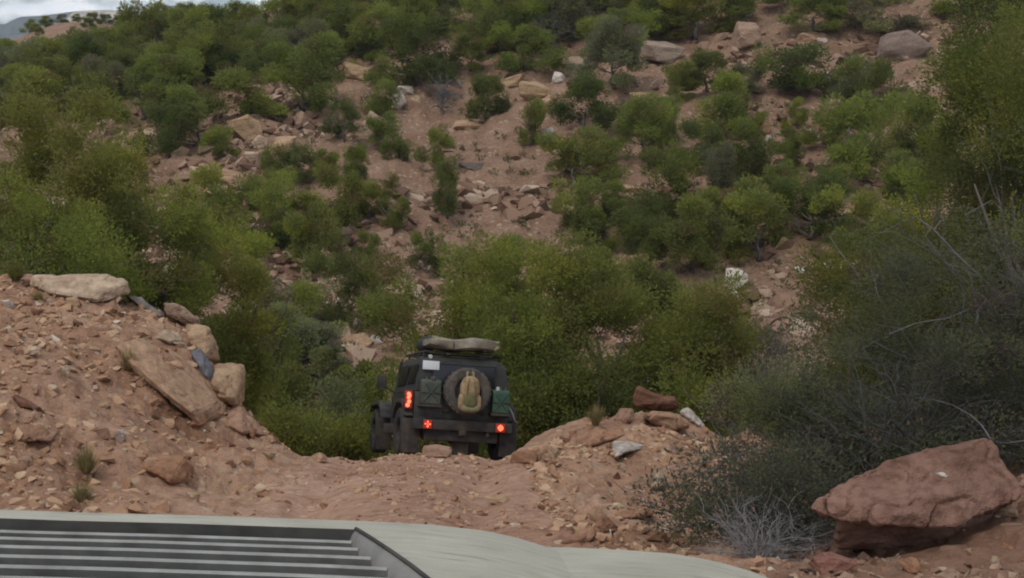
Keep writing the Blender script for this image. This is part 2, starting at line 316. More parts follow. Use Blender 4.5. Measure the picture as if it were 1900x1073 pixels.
def hull_mesh(name, pts, cuts=1, rough=.05, wl=.5, bevel=.03, m=M_ROCK, seed=0, keep=.0):
    bm = bmesh.new()
    for p in pts: bm.verts.new(p)
    r = bmesh.ops.convex_hull(bm, input=bm.verts)
    bmesh.ops.delete(bm, geom=[v for v in bm.verts if not v.link_faces], context='VERTS')
    bmesh.ops.dissolve_limit(bm, angle_limit=.16, verts=bm.verts, edges=bm.edges)
    if bevel: bmesh.ops.bevel(bm, geom=bm.edges[:], offset=bevel, segments=1, affect='EDGES', clamp_overlap=True)
    bmesh.ops.triangulate(bm, faces=bm.faces)
    for _ in range(cuts):
        bmesh.ops.subdivide_edges(bm, edges=bm.edges[:], cuts=1, use_grid_fill=True); bmesh.ops.triangulate(bm, faces=bm.faces)
    bm.normal_update(); o3 = Vector((seed * 3.7, seed * 1.9, seed * 2.3))
    for v in bm.verts:
        q = v.co / wl + o3
        d = mn.fractal(q, 1.0, 2.1, 4, noise_basis='PERLIN_ORIGINAL') + .6 * mn.noise(Vector((q.x * .6, q.y * .6, q.z * 3.5)))
        d -= 1.1 * max(0.0, .10 - abs(mn.noise(q * .9 + Vector((5, 1, 3))))) / .10; d += .14 * mn.noise(q * 5.0)
        v.co += v.normal * d * rough
    me = bpy.data.meshes.new(name); bm.to_mesh(me); bm.free(); me.materials.append(m); return me
rng = random.Random(11)
def block_pts(r, n=13, flat=1.0, box=.55):
    ps = []
    for _ in range(n):
        v = Vector((r.gauss(0, 1), r.gauss(0, 1), r.gauss(0, 1))).normalized()
        k = max(abs(v.x), abs(v.y), abs(v.z)); v = v * (1 - box) + v / k * box
        ps.append(v * .5 * r.uniform(.85, 1.05))
    return [Vector((p.x, p.y, p.z * flat)) for p in ps]
ROCKS = [hull_mesh('rock', block_pts(rng, rng.randint(11, 17), 1.0, .6), 2, .03, .45, .035, seed=k) for k in range(9)]
SLABS = [hull_mesh('slab', block_pts(rng, rng.randint(12, 16), 1.0, .85), 2, .028, .4, .03, seed=20 + k) for k in range(5)]
RC = {'pale': (.52, .39, .27), 'tan': (.42, .28, .17), 'rust': (.33, .175, .10), 'brown': (.22, .115, .075), 'grey': (.24, .205, .18), 'white': (.56, .50, .43)}
def ext_at(Y): return Y / F                       # metres per photo pixel at distance Y
LAND = []                                         # (phrase, px, py) landmarks, used to describe the smaller neighbours
ALLROCK = []
def rock(px, py, wpx, hpx, col, label, depth=.8, Y=None, rot=None, tilt=(0, 0), slab=False, sink=.25, k=None, name='rock', cat='rock', short=None, group=None, r=rng):
    """py is the photo row of the rock's middle"""
    if Y is None: Y = gray(px, py + hpx * .42)
    g = gpos(px, Y); s = ext_at(Y); pool = SLABS if slab else ROCKS
    me = pool[(r.randrange(len(pool)) if k is None else k) % len(pool)]
    o = link(name, me); W, H = wpx * s, hpx * s
    o.scale = (W, W * depth, H * 1.12); o.location = (g.x, Y + W * depth * .12, float(zof(py, Y)) - H * sink * .2)
    o.rotation_euler = (math.radians(tilt[0]), math.radians(tilt[1]), r.uniform(-.5, .5) if rot is None else rot)
    c = RC[col] if isinstance(col, str) else col; f = r.uniform(.9, 1.1)
    o.color = (c[0] * f, c[1] * f * r.uniform(.97, 1.03), c[2] * f, 1)
    tag(o, label, cat, group or 'loose rocks and boulders'); ALLROCK.append((px, py))
    if short: LAND.append((short, px, py))
    return o
# the large red boulder at the right edge of the track: a tilted slab with an undercut lip
def big_boulder():
    Y0 = 8.45
    pt = lambda px, py, dy: P(px, py, Y0 + dy)
    pts = [pt(1503, 945, -.02), pt(1516, 926, .0), pt(1520, 962, .05), pt(1600, 880, .22), pt(1652, 860, .28), pt(1792, 828, .34), pt(1832, 811, .40), pt(1850, 842, .36),
           pt(1892, 903, .22), pt(1886, 930, .14), pt(1800, 962, -.16), pt(1758, 978, -.26), pt(1668, 952, -.33), pt(1560, 968, -.2),
           pt(1640, 975, -.30), pt(1620, 960, .75), pt(1870, 940, .75), pt(1700, 838, .8), pt(1850, 850, .85)]
    c = gpos(1690, Y0 + .2); pts = [p - c for p in pts]
    me = hull_mesh('boulder', pts, 5, .030, .22, .012, seed=5)
    base = hull_mesh('base', [q - c for q in (pt(1545, 960, .12), pt(1556, 1020, .10), pt(1640, 1025, .16), pt(1758, 1012, .12), pt(1765, 960, .05), pt(1860, 950, .35), pt(1600, 950, .7), pt(1600, 1010, .7), pt(1840, 990, .7), pt(1545, 1000, .06), pt(1560, 960, -.10), pt(1552, 1012, .0))], 3, .02, .2, .015, seed=6)
    bm = bmesh.new(); bm.from_mesh(me); bm.from_mesh(base); bm.to_mesh(me); bm.free()
    for v in me.vertices:                          # weathered hollow along the lip and a ledge step on the face
        p = v.co + c; sx, sy = project(p.x, p.y, p.z)
        h = math.exp(-((sx - 1600) / 40) ** 2 - ((sy - 900) / 30) ** 2); v.co.y += .03 * h
        h2 = math.exp(-((sx - 1665) / 70) ** 2 - ((sy - 895) / 14) ** 2); v.co.y += .07 * h2; v.co.z -= .03 * h2
    o = link('boulder', me); o.location = c; o.color = (.255, .145, .105, 1)
    tag(o, 'large tilted red sandstone boulder with undercut lip beside the grey brush', 'boulder', 'loose rocks and boulders')
    LAND.append(('the large red boulder', 1690, 915)); ALLROCK.append((1690, 915))
big_boulder()
def slab_from(px_pts, Y0, depth, col, label, short=None, rough=.03, name='boulder', cuts=3, seed=1, lean=.25):
    """a rock whose front outline is given in photo pixels; the back is set deeper and a little lower"""
    cx = sum(p[0] for p in px_pts) / len(px_pts); cy = sum(p[1] for p in px_pts) / len(px_pts)
    ymax = max(p[1] for p in px_pts); ymin = min(p[1] for p in px_pts); pts = []
    Yg = gray(cx, ymax - .12 * (ymax - ymin), 7.0)
    if abs(Yg - Y0) < 3.5: Y0 = Yg
    hm = (ymax - ymin) * Y0 / F; proud = min(.22, .35 * hm)
    for x, y in px_pts:
        Yp = min(max(gray(x, y, 7.0), Y0 - .4), Y0 + max(lean, hm * 1.2)) - proud
        pts.append(P(x, y, Yp)); pts.append(P(cx + (x - cx) * .9, cy + (y - cy) * .85 + 4, Yp + depth))
        pts.append(P(cx + (x - cx) * .72, cy + (y - cy) * .72, Yp - proud * .5))
    c = P(cx, ymax, Y0 + depth * .4); me = hull_mesh('rock', [p - c for p in pts], cuts, rough, .35, .03, seed=seed)
    o = link(name, me); o.location = c; cc = RC[col] if isinstance(col, str) else col; o.color = (*cc, 1)
    tag(o, label, name, 'loose rocks and boulders'); ALLROCK.append((cx, cy))
    if short: LAND.append((short, cx, cy))
    return o
# left bank
slab_from([(55, 530), (62, 510), (110, 505), (200, 507), (235, 522), (242, 545), (180, 560), (90, 548)], 17.2, 1.6, 'pale', 'long pale sandstone slab crowning the top of the left dirt bank', 'the pale slab crowning the bank', seed=3)
slab_from([(232, 548), (262, 552), (306, 584), (300, 592), (258, 572)], 16.6, .8, 'grey', 'thin grey flagstone leaning down the shoulder of the left bank', seed=4)
slab_from([(300, 560), (330, 560), (372, 590), (368, 612), (330, 600), (306, 580)], 16.9, .9, (.36, .25, .18), 'flat brown slab behind the leaning grey flagstone on the bank', seed=6)
slab_from([(345, 600), (385, 606), (404, 640), (408, 672), (385, 668), (350, 640)], 16.6, 1.0, 'tan', 'rounded orange tan rock sticking out of the crest of the left bank', 'the orange crest rock', seed=7)
slab_from([(280, 628), (310, 610), (338, 622), (342, 640), (318, 638)], 16.0, .5, 'pale', 'flat pale plate bedded in the upper face of the left bank', seed=8)
slab_from([(352, 652), (372, 645), (390, 672), (398, 700), (386, 706), (366, 680)], 15.6, .35, (.185, .185, .20), 'smooth blue grey stone wedged beside the cube shaped boulder', 'the blue grey stone', rough=.015, seed=9)
slab_from([(396, 680), (402, 674), (450, 675), (456, 690), (455, 745), (440, 756), (410, 742), (392, 716)], 15.2, .5, 'tan', 'cube shaped tan boulder perched at the end of the left bank', 'the cube shaped boulder', rough=.02, seed=10)
slab_from([(210, 640), (262, 625), (330, 655), (380, 700), (418, 742), (420, 770), (370, 790), (300, 735), (250, 690)], 15.1, 1.5, (.42, .265, .165), 'broad smooth rock face sloping down the middle of the left bank', 'the smooth rock face', rough=.022, seed=11, lean=1.6)
slab_from([(395, 742), (416, 735), (420, 760), (408, 772), (394, 765)], 14.9, .3, 'rust', 'small red block under the cube shaped boulder', seed=12)
slab_from([(418, 765), (445, 755), (482, 790), (490, 808), (450, 806), (420, 792)], 14.6, .7, (.38, .23, .15), 'sloping tan slab below the cube shaped boulder', seed=13)
slab_from([(265, 850), (290, 842), (345, 845), (358, 870), (352, 892), (320, 900), (268, 872)], 11.3, .5, 'rust', 'reddish brown block half buried at the foot of the left bank', 'the half buried red block', seed=14)
slab_from([(30, 790), (70, 778), (110, 800), (95, 822), (40, 818)], 12.4, .6, (.33, .19, .12), 'broad flat rust rock low on the left bank near the photo edge', seed=15)
slab_from([(20, 735), (32, 730), (84, 760), (82, 770), (40, 755)], 12.8, .4, 'brown', 'dark brown flagstone edge on the lower left bank', seed=16)
slab_from([(50, 780), (66, 774), (96, 786), (94, 796), (64, 792)], 12.2, .3, 'pale', 'pale wedge of rock lying under the dark brown flagstone edge', seed=17)
slab_from([(298, 715), (310, 718), (338, 748), (334, 756), (316, 748)], 14.2, .3, 'pale', 'pale narrow plate tilted on the smooth rock face', seed=18)
for a in [(12, 565, 24, 20, 'white', 'white rounded stone high on the bank at the left photo edge'), (540, 818, 38, 22, 'white', 'bright white stone at the road end of the left bank', ),
          (500, 815, 26, 18, 'tan', 'tan stone left of the bright white stone by the road'), (215, 808, 30, 26, 'white', 'cream stone beside a dark slot in the lower bank'),
          (180, 805, 46, 22, 'brown', 'dark wedge shaped rock left of the cream stone on the bank'), (135, 560, 30, 34, 'tan', 'upright tan stone below the pale slab crowning the bank'),
          (590, 850, 40, 22, 'tan', 'tan rock at the left edge of the road crest'), (460, 805, 30, 26, 'rust', 'rust coloured stone on the toe of the bank'),
          (110, 690, 44, 26, 'pale', 'pale angular rock in the middle of the left bank'), (95, 720, 26, 16, 'pale', 'small pale rock under the angular one on the left bank'),
          (360, 780, 44, 26, 'rust', 'rounded red rock at the foot of the smooth rock face'), (60, 650, 34, 18, 'pale', 'flat pale rock on the left bank near the photo edge')]:
    rock(*a, sink=.6)
# right rubble slope
slab_from([(1172, 735), (1180, 716), (1205, 722), (1255, 738), (1262, 758), (1225, 762), (1178, 758)], 17.6, .7, 'brown', 'dark brown boulder on top of the rubble mound right of the truck', 'the dark brown mound boulder', seed=21)
slab_from([(1140, 778), (1150, 758), (1175, 760), (1178, 780), (1160, 786)], 16.9, .4, (.36, .22, .15), 'pale topped block left of the dark brown mound boulder', seed=22)
slab_from([(1185, 768), (1215, 762), (1262, 772), (1282, 790), (1250, 800), (1205, 784)], 17.0, .7, (.40, .255, .165), 'layered tan ledge under the dark brown mound boulder', 'the layered tan ledge', seed=23)
slab_from([(1068, 822), (1100, 798), (1150, 792), (1164, 806), (1120, 826), (1085, 832)], 15.4, .7, (.36, .20, .12), 'orange slab sloping up toward the rubble mound', 'the sloping orange slab', seed=24)
slab_from([(1132, 838), (1138, 816), (1168, 816), (1194, 826), (1190, 834), (1160, 838), (1140, 850)], 14.6, .4, 'white', 'bright flat topped stone with a dark side below the rubble mound', 'the bright flat stone', seed=25)
slab_from([(1178, 796), (1190, 784), (1206, 790), (1204, 798)], 16.2, .25, 'pale', 'small pale flagstone in the middle of the rubble mound', seed=26)
slab_from([(1262, 765), (1275, 756), (1290, 770), (1310, 790), (1304, 796), (1280, 782)], 17.2, .3, 'white', 'string of white stone on the right shoulder of the rubble mound', seed=27)
slab_from([(1208, 905), (1212, 880), (1222, 872), (1244, 886), (1242, 902), (1226, 910)], 12.2, .3, 'pale', 'upright pale faced stone standing in front of the twiggy brush', 'the upright pale stone', seed=28)
slab_from([(1282, 845), (1300, 838), (1322, 846), (1320, 860), (1290, 862)], 13.2, .3, 'tan', 'tan rock at the left edge of the twiggy brush', seed=29)
slab_from([(1036, 1010), (1040, 992), (1062, 986), (1100, 978), (1108, 992), (1080, 1008)], 9.6, .3, (.36, .20, .125), 'low orange rock touching the fender silhouette', 'the low orange rock', seed=30)
slab_from([(1096, 992), (1108, 960), (1122, 956), (1148, 976), (1150, 984), (1120, 998)], 9.8, .3, 'rust', 'pointed rust red rock between two orange rocks', 'the pointed rust rock', seed=31)
slab_from([(1128, 962), (1150, 944), (1205, 942), (1216, 952), (1190, 966), (1150, 970)], 10.1, .3, (.39, .22, .13), 'long smooth orange rock right of the pointed rust rock', seed=32)
slab_from([(946, 862), (952, 838), (985, 834), (1002, 846), (996, 864)], 14.4, .4, 'rust', 'red rock by the right rear wheel of the truck', 'the rock by the rear wheel', seed=33)
slab_from([(1004, 830), (1018, 826), (1034, 840), (1030, 862), (1008, 860)], 14.5, .3, 'tan', 'tan upright rock right of the truck wheel', seed=34)
slab_from([(782, 846), (786, 826), (812, 826), (836, 832), (834, 850), (800, 850)], 17.2, .3, (.38, .235, .16), 'sandstone block under the rear bumper of the truck', seed=35)
for a in [(1142, 884, 20, 20, 'brown', 'small dark brown stone alone on the rubble slope'), (1128, 898, 22, 14, 'brown', 'flat dark stone just below the small dark brown one'),
          (925, 928, 50, 20, 'tan', 'flat tan stone lying in the road right of centre'), (1350, 790, 60, 22, 'tan', 'tan rock half hidden behind the brush right of the mound'),
          (1420, 800, 44, 24, 'tan', 'tan stone showing through the grey brush'), (1500, 800, 90, 30, 'rust', 'long rust red rock deep behind the grey brush'),
          (1770, 975, 50, 34, 'tan', 'tan stone leaning on the right end of the large red boulder'), (1845, 1040, 24, 18, 'pale', 'small pale pink stone below the large red boulder'),
          (1870, 950, 50, 22, 'tan', 'flat tan stone under the right corner of the large boulder'), (1545, 1045, 90, 40, (.25, .12, .09), 'dark red rock flush with the ground below the boulder'),
          (1690, 1050, 60, 36, 'rust', 'rust red stone at the bottom photo edge below the boulder'), (1740, 885, 30, 14, 'white', 'small white stone lying on the face of the red boulder')]:
    if 'lying on the face' in a[5]: rock(*a, Y=8.5, sink=0)
    else: rock(*a, sink=.6)
# hillside rocks that the photo shows singly
HR = [(455, 245, 60, 42, 'tan', 'largest tan block of the left outcrop', 'the left outcrop'), (480, 268, 34, 26, 'pale', 'pale cube in front of the left outcrop'), (437, 240, 36, 30, 'tan', 'rounded tan rock at the left end of the left outcrop'),
      (515, 270, 56, 30, 'tan', 'long tan ledge right of the left outcrop'), (472, 298, 40, 26, 'pale', 'tilted pale slab below the left outcrop'), (420, 330, 90, 34, 'tan', 'broad flat ledge at the bottom of the left outcrop'),
      (385, 355, 60, 34, 'tan', 'lowest shelf of rock beside the leafy tree on the left'), (370, 318, 30, 16, 'pale', 'small bright slab left of the broad flat ledge'), (555, 225, 40, 30, (.36, .24, .17), 'brown tan block above the long tan ledge'),
      (606, 198, 22, 20, 'pale', 'small pale rock at the upper right of the left outcrop'), (640, 182, 30, 24, 'tan', 'orange tan rock beneath the tall dark tree'), (740, 188, 30, 34, 'white', 'bright white stone leaning beside a juniper', 'the bright leaning stone'),
      (752, 166, 30, 14, 'white', 'white slab lying above the bright leaning stone'), (682, 240, 40, 50, 'pale', 'large smooth pale boulder between two junipers', 'the smooth pale boulder'), (692, 228, 34, 26, 'pale', 'pale rock resting behind the smooth pale boulder'),
      (770, 184, 20, 14, 'pale', 'small tan stone right of the bright leaning stone'), (665, 132, 50, 24, 'tan', 'tan ledge in the trees above the smooth pale boulder'), (518, 85, 34, 34, 'tan', 'orange rock face standing among the upper left trees', 'the orange rock face'),
      (295, 92, 30, 18, 'pale', 'pale rock among the trees far up the left hill'), (845, 160, 30, 22, 'grey', 'grey stone beside the dead tree'), (865, 232, 50, 14, 'tan', 'log shaped tan slab at the top of the bare chute', 'the log shaped slab'),
      (960, 150, 70, 20, 'tan', 'tan ledge above the slim upright juniper', 'the tan ledge'), (990, 168, 60, 36, 'tan', 'sloping tan slab beneath the tan ledge'), (1035, 146, 26, 18, 'white', 'white stone at the right end of the tan ledge'),
      (1065, 118, 50, 20, (.42, .31, .22), 'pale rock ledge high on the middle of the hill'), (1015, 195, 40, 30, 'tan', 'tan rock behind the slim upright juniper'), (1020, 245, 22, 20, 'white', 'small white rock right of the slim upright juniper'),
      (1118, 238, 18, 28, 'pale', 'upright pale stone between two dark junipers'), (1235, 98, 90, 34, (.33, .25, .19), 'wide grey tan outcrop high right of centre', 'the wide grey tan outcrop'), (1385, 70, 60, 44, (.36, .24, .17), 'rounded outcrop below the upper right trees', 'the rounded outcrop'),
      (1528, 78, 22, 18, 'white', 'white stone high on the right slope'), (1500, 72, 40, 20, 'tan', 'tan rock left of the white stone on the high right slope'), (1675, 88, 84, 46, (.24, .18, .145), 'big grey outcrop near the upper right pine', 'the big grey outcrop'),
      (1765, 10, 60, 30, 'pale', 'pale rock at the top photo edge near the tall pine'), (1420, 238, 22, 24, (.46, .30, .17), 'orange stone under the right hand junipers'), (1420, 262, 22, 18, 'white', 'white stone beneath the orange one under the right hand junipers'),
      (1365, 520, 46, 36, 'white', 'white arched rock in the trees right of centre', 'the white arched rock'), (1362, 548, 18, 18, 'white', 'small white stone under the white arched rock'), (1484, 503, 18, 14, 'white', 'tiny white stone on the right dirt strip'),
      (635, 445, 70, 36, (.13, .085, .07), 'dark overhanging ledge left of the lower chute', 'the dark overhanging ledge'), (598, 562, 18, 10, 'white', 'white chip below the dark round juniper'), (608, 616, 18, 12, 'pale', 'pale stone beneath the dark round juniper'),
      (697, 632, 24, 14, 'white', 'white flat stone just above the truck'), (660, 662, 30, 20, 'pale', 'pale rock left of the truck roof'), (655, 640, 60, 22, 'tan', 'tan ledge on the bank left of the truck roof'), (875, 308, 40, 14, (.16, .13, .11), 'dark ledge under a juniper beside the bare chute'),
      (1130, 375, 22, 12, 'pale', 'pale chip on the dirt right of the chute'), (1165, 350, 60, 16, 'tan', 'thin tan ledge in dirt right of the chute'), (1190, 180, 36, 20, 'tan', 'tan stone left of the grey tan outcrop'), (1405, 225, 40, 20, 'brown', 'dark rock shadowing the right hand junipers')]
for a in HR: rock(a[0], a[1], a[2] * 1.18, a[3] * 1.25, a[4], a[5], short=a[6] if len(a) > 6 else None, sink=.1, slab=a[2] > 1.7 * a[3], tilt=(rng.uniform(-12, 12), rng.uniform(-12, 12)))
# ------------------------------------------------------------------ trees
def leaf_mat(name, trans=.4, warm=(1.36, 1.32, .84)):
    m, t, b = mat(name); t.nodes.remove(b); o = t.nodes['Material Output']
    oi = nn(t, 'ShaderNodeObjectInfo'); at = nn(t, 'ShaderNodeAttribute', attribute_name='tint')
    r = ramp(t, [(0, (.92, .66, .95)), (.07, (.62, .64, .66)), (.5, (1, 1, 1)), (1, warm)]); t.links.new(at.outputs['Fac'], r.inputs['Fac'])
    col = mixc(t, 1.0, oi.outputs['Color'], r.outputs['Color'], 'MULTIPLY')
    d = nn(t, 'ShaderNodeBsdfDiffuse'); d.inputs['Roughness'].default_value = .6; tr = nn(t, 'ShaderNodeBsdfTranslucent'); ms = nn(t, 'ShaderNodeMixShader'); ms.inputs[0].default_value = trans
    t.links.new(col, d.inputs['Color']); t.links.new(col, tr.inputs['Color'])
    t.links.new(d.outputs[0], ms.inputs[1]); t.links.new(tr.outputs[0], ms.inputs[2]); t.links.new(ms.outputs[0], o.inputs['Surface'])
    return m
M_LEAF = leaf_mat('needle_foliage')
M_BARK = simple('bark', (.115, .095, .08), .9, var=.4, scale=20, bump=.5)
M_TWIG = simple('dead_twigs', (.12, .115, .11), .9, var=.45, scale=9, bump=.2)
M_TWIGD = simple('dark_twigs', (.075, .072, .066), .9, var=.4, scale=9, bump=.2)
M_PALE = simple('bleached_wood', (.25, .235, .225), .85, var=.25, scale=9, bump=.2)
def crown_mesh(name, seed, nl, ns, sl, shape='round', lr=(.09, .17), hollow=0.0, sw=.32, asp=1.0, pl=7, gap=.66):
    r = np.random.default_rng(seed)
    h = r.uniform(.0, .95, nl) ** 1.2 if shape != 'open' else r.uniform(.28, .96, nl)
    ph = r.uniform(0, 7, 4); a = r.uniform(0, 2 * np.pi, nl)
    if shape == 'tall': R = .46 * np.sqrt(np.clip(1 - np.abs((h - .40) / .62) ** 2.2, .02, 1))
    elif shape == 'flat': R = .5 * np.sqrt(np.clip(1 - np.abs((h - .35) / .68) ** 3, .02, 1))
    elif shape == 'open': R = .5 * np.sqrt(np.clip(1 - ((h - .62) / .42) ** 2, .02, 1))
    else: R = .5 * np.sqrt(np.clip(1 - np.abs((h - .42) / .6) ** 2.4, .02, 1))
    R = R * (1 + .20 * np.sin(2 * a + ph[0]) + .14 * np.sin(3 * a + 5 * h + ph[1]) + .10 * np.sin(7 * h + ph[2]))
    q = np.sqrt(r.uniform(.2 if not hollow else hollow, 1, nl)) * .86
    C = np.stack([R * q * np.cos(a), R * q * np.sin(a), h * .93], 1)
    npl = max(6, nl // pl); g = r.integers(0, npl, nl); pc = C[:npl] * (1 + r.normal(size=(npl, 1)) * .09)   # lobes gather in plumes with gaps between them
    sp = .5 * npl ** -.5 * .80
    C = pc[g] + r.normal(size=(nl, 3)) * np.array([sp, sp, sp * 1.15 / asp]) * gap; C[:, 2] = np.clip(np.abs(C[:, 2]), .03, .97)
    Lr = r.uniform(*lr, nl); lt = np.clip(.52 + (r.normal(size=npl) * .17)[g] + .15 * r.normal(size=nl), .10, .98)
    lt[r.random(nl) < .09] = -.25                                                     # dead brown sprays
    n = nl * ns; k = np.repeat(np.arange(nl), ns)
    D = r.normal(size=(n, 3)); D /= np.linalg.norm(D, axis=1, keepdims=True); D[:, 2] = D[:, 2] * .85 + .12; AS = np.array([1, 1, 1 / asp])
    p = C[k] + AS * D * (Lr[k] * np.power(r.uniform(.15, 1, n), .5))[:, None]
    out_ = C[k] * np.array([1, 1, .4]) - np.array([0, 0, .1])
    d = D * 1.0 + out_ * .5 + np.array([0, 0, .22]) + r.normal(size=(n, 3)) * .45; d /= np.linalg.norm(d, axis=1, keepdims=True)
    L = sl * r.uniform(.6, 1.4, n)[:, None]
    sd_ = np.cross(d, r.normal(size=(n, 3))); sd_ /= np.linalg.norm(sd_, axis=1, keepdims=True) + 1e-9
    d = d * AS; sd_ = sd_ * AS
    V = np.stack([p, p + d * L * .5 + sd_ * L * sw * .5, p + d * L, p + d * L * .5 - sd_ * L * sw * .5], 1).reshape(-1, 3)
    V[:, 2] = np.maximum(V[:, 2], .0)
    Q = np.arange(n * 4).reshape(-1, 4)
    tint = np.clip(lt[k] + .13 * r.normal(size=n), 0, 1)
    return np_mesh(name, V, Q=Q, m=M_LEAF, tint=tint)
def trunk_mesh(name, seed, top=.62, r0=.035, limbs=7, spread=.36, m=M_BARK):
    r = random.Random(seed); mb = MB(); x = y = 0; pts = []; n = 6
    for i in range(n + 1):
        pts.append((x, y, -.04 + (top + .04) * i / n)); x += r.uniform(-.035, .035); y += r.uniform(-.035, .035)
    mb.tube(pts, [r0 * (1.25 - 1.0 * i / n) for i in range(n + 1)], 6)
    for _ in range(limbs):
        i = r.randint(1, n - 1); p = Vector(pts[i]); a = r.uniform(0, 6.28); s = spread * r.uniform(.6, 1)
        q = [p + Vector((math.cos(a) * s * f, math.sin(a) * s * f, s * (.25 * f + .55 * f * f) + r.uniform(-.012, .012))) for f in (0, .3, .65, 1)]
        mb.tube(q, [r0 * .55, r0 * .42, r0 * .28, r0 * .12], 5)
    return mb_mesh(mb, name, m)
def mb_mesh(mb, name, m):
    me = bpy.data.meshes.new(name); me.from_pydata(mb.v, [], mb.f); me.update(); me.materials.append(m)
    me.polygons.foreach_set('use_smooth', np.ones(len(me.polygons), bool)); return me
CR = {'round': [crown_mesh('crown', 100 + k, 64, 210, .046, 'round') for k in range(4)],
      'tall': [crown_mesh('crown', 120 + k, 58, 200, .044, 'tall', asp=1.5) for k in range(3)],
      'flat': [crown_mesh('crown', 140 + k, 60, 200, .046, 'flat', asp=.6) for k in range(3)],
      'open': [crown_mesh('crown', 160 + k, 46, 210, .048, 'open') for k in range(3)],
      'fine': [crown_mesh('crown', 180 + k, 150, 210, .046, 'round', (.06, .12), .35) for k in range(3)],
      'finetall': [crown_mesh('crown', 190 + k, 140, 210, .044, 'tall', (.06, .12), .35) for k in range(2)],
      'sparse': [crown_mesh('crown', 200 + k, 26, 120, .05, 'open', (.05, .10)) for k in range(2)]}
TR = [trunk_mesh('trunk', 300 + k) for k in range(5)]
def twig_mesh(name, seed, n, L=.34, rad=.006, m=M_TWIG, base=(.16, .1), sub=4, droop=.2, up=.5, segs=5, shell=.0):
    """a tangle of dead twigs filling a unit dome"""
    r = random.Random(seed); mb = MB()
    def path(p, d, l, k):
        pts = [p]
        for i in range(k):
            d = (d + Vector((r.gauss(0, .28), r.gauss(0, .28), r.gauss(0, .22) - droop * i / k * .5))).normalized(); p = p + d * (l / k)
            if p.z < .005: p.z = .005
            pts.append(p)
        return pts
    for _ in range(n):
        a = r.uniform(0, 6.28); s = base[0] * math.sqrt(r.random())
        p = Vector((math.cos(a) * s, math.sin(a) * s, r.uniform(0, base[1]))); el = math.asin(min(1, max(-.1, r.random() ** .8 * (.55 + up))))
        b = a + r.gauss(0, .7); d = Vector((math.cos(b) * math.cos(el), math.sin(b) * math.cos(el), math.sin(el)))
        l = r.uniform(.35, .62); pts = path(p, d, l, segs); R = rad * r.uniform(.7, 1.6)
        mb.tube(pts, [R * (1 - .75 * i / segs) for i in range(segs + 1)], 4, False)
        for _ in range(sub):
            i = r.randint(1, segs); q = pts[i]; e = (pts[i] - pts[i - 1]).normalized(); e = (e + Vector((r.gauss(0, .6), r.gauss(0, .6), r.gauss(.1, .5)))).normalized()
            k = path(q, e, L * r.uniform(.35, .9), 4); mb.tube(k, [R * .5, R * .4, R * .3, R * .2, R * .12], 3, False)
            if r.random() < .6:
                q = k[2]; e = (e + Vector((r.gauss(0, .8), r.gauss(0, .8), r.gauss(.1, .6)))).normalized()
                mb.tube(path(q, e, L * r.uniform(.2, .5), 3), [R * .3, R * .25, R * .18, R * .1], 3, False)
    return mb_mesh(mb, name, m)
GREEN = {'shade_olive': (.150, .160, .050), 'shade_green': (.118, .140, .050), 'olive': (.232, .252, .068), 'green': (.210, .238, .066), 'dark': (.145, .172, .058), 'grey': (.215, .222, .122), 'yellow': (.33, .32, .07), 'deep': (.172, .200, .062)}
tr = random.Random(77)
def tree(px, base, wpx, hpx, col='green', shape='round', label='', short=None, Y=None, name='juniper_tree', cat='tree', group='junipers and pinyons on the hillside', trunk=True, crown=None, depth=1.0, top=None):
    if Y is None: Y = gray(px, base)
    g = gpos(px, Y); s = ext_at(Y) * 1.01; e = empty(name, g); W, H = wpx * s, hpx * s
    if top is not None: H = float(zof(top, Y)) - g.z
    e.rotation_euler = (0, 0, tr.uniform(0, 6.28)); pool = CR[shape]
    c = link('crown', crown or pool[tr.randrange(len(pool))], e); c.scale = (W * 1.04, W * depth * 1.04, H * 1.04)
    f = tr.uniform(.86, 1.14); k = GREEN[col]; c.color = (k[0] * f * tr.uniform(.93, 1.07), k[1] * f, k[2] * f, 1)
    if trunk:
        t = link('trunk', TR[tr.randrange(len(TR))], e); t.scale = (W, W * depth, H * (1 if shape == 'open' or crown else .62))
    tag(e, label, cat, group)
    if short: LAND.append((short, px, base - hpx * .5))
    return e
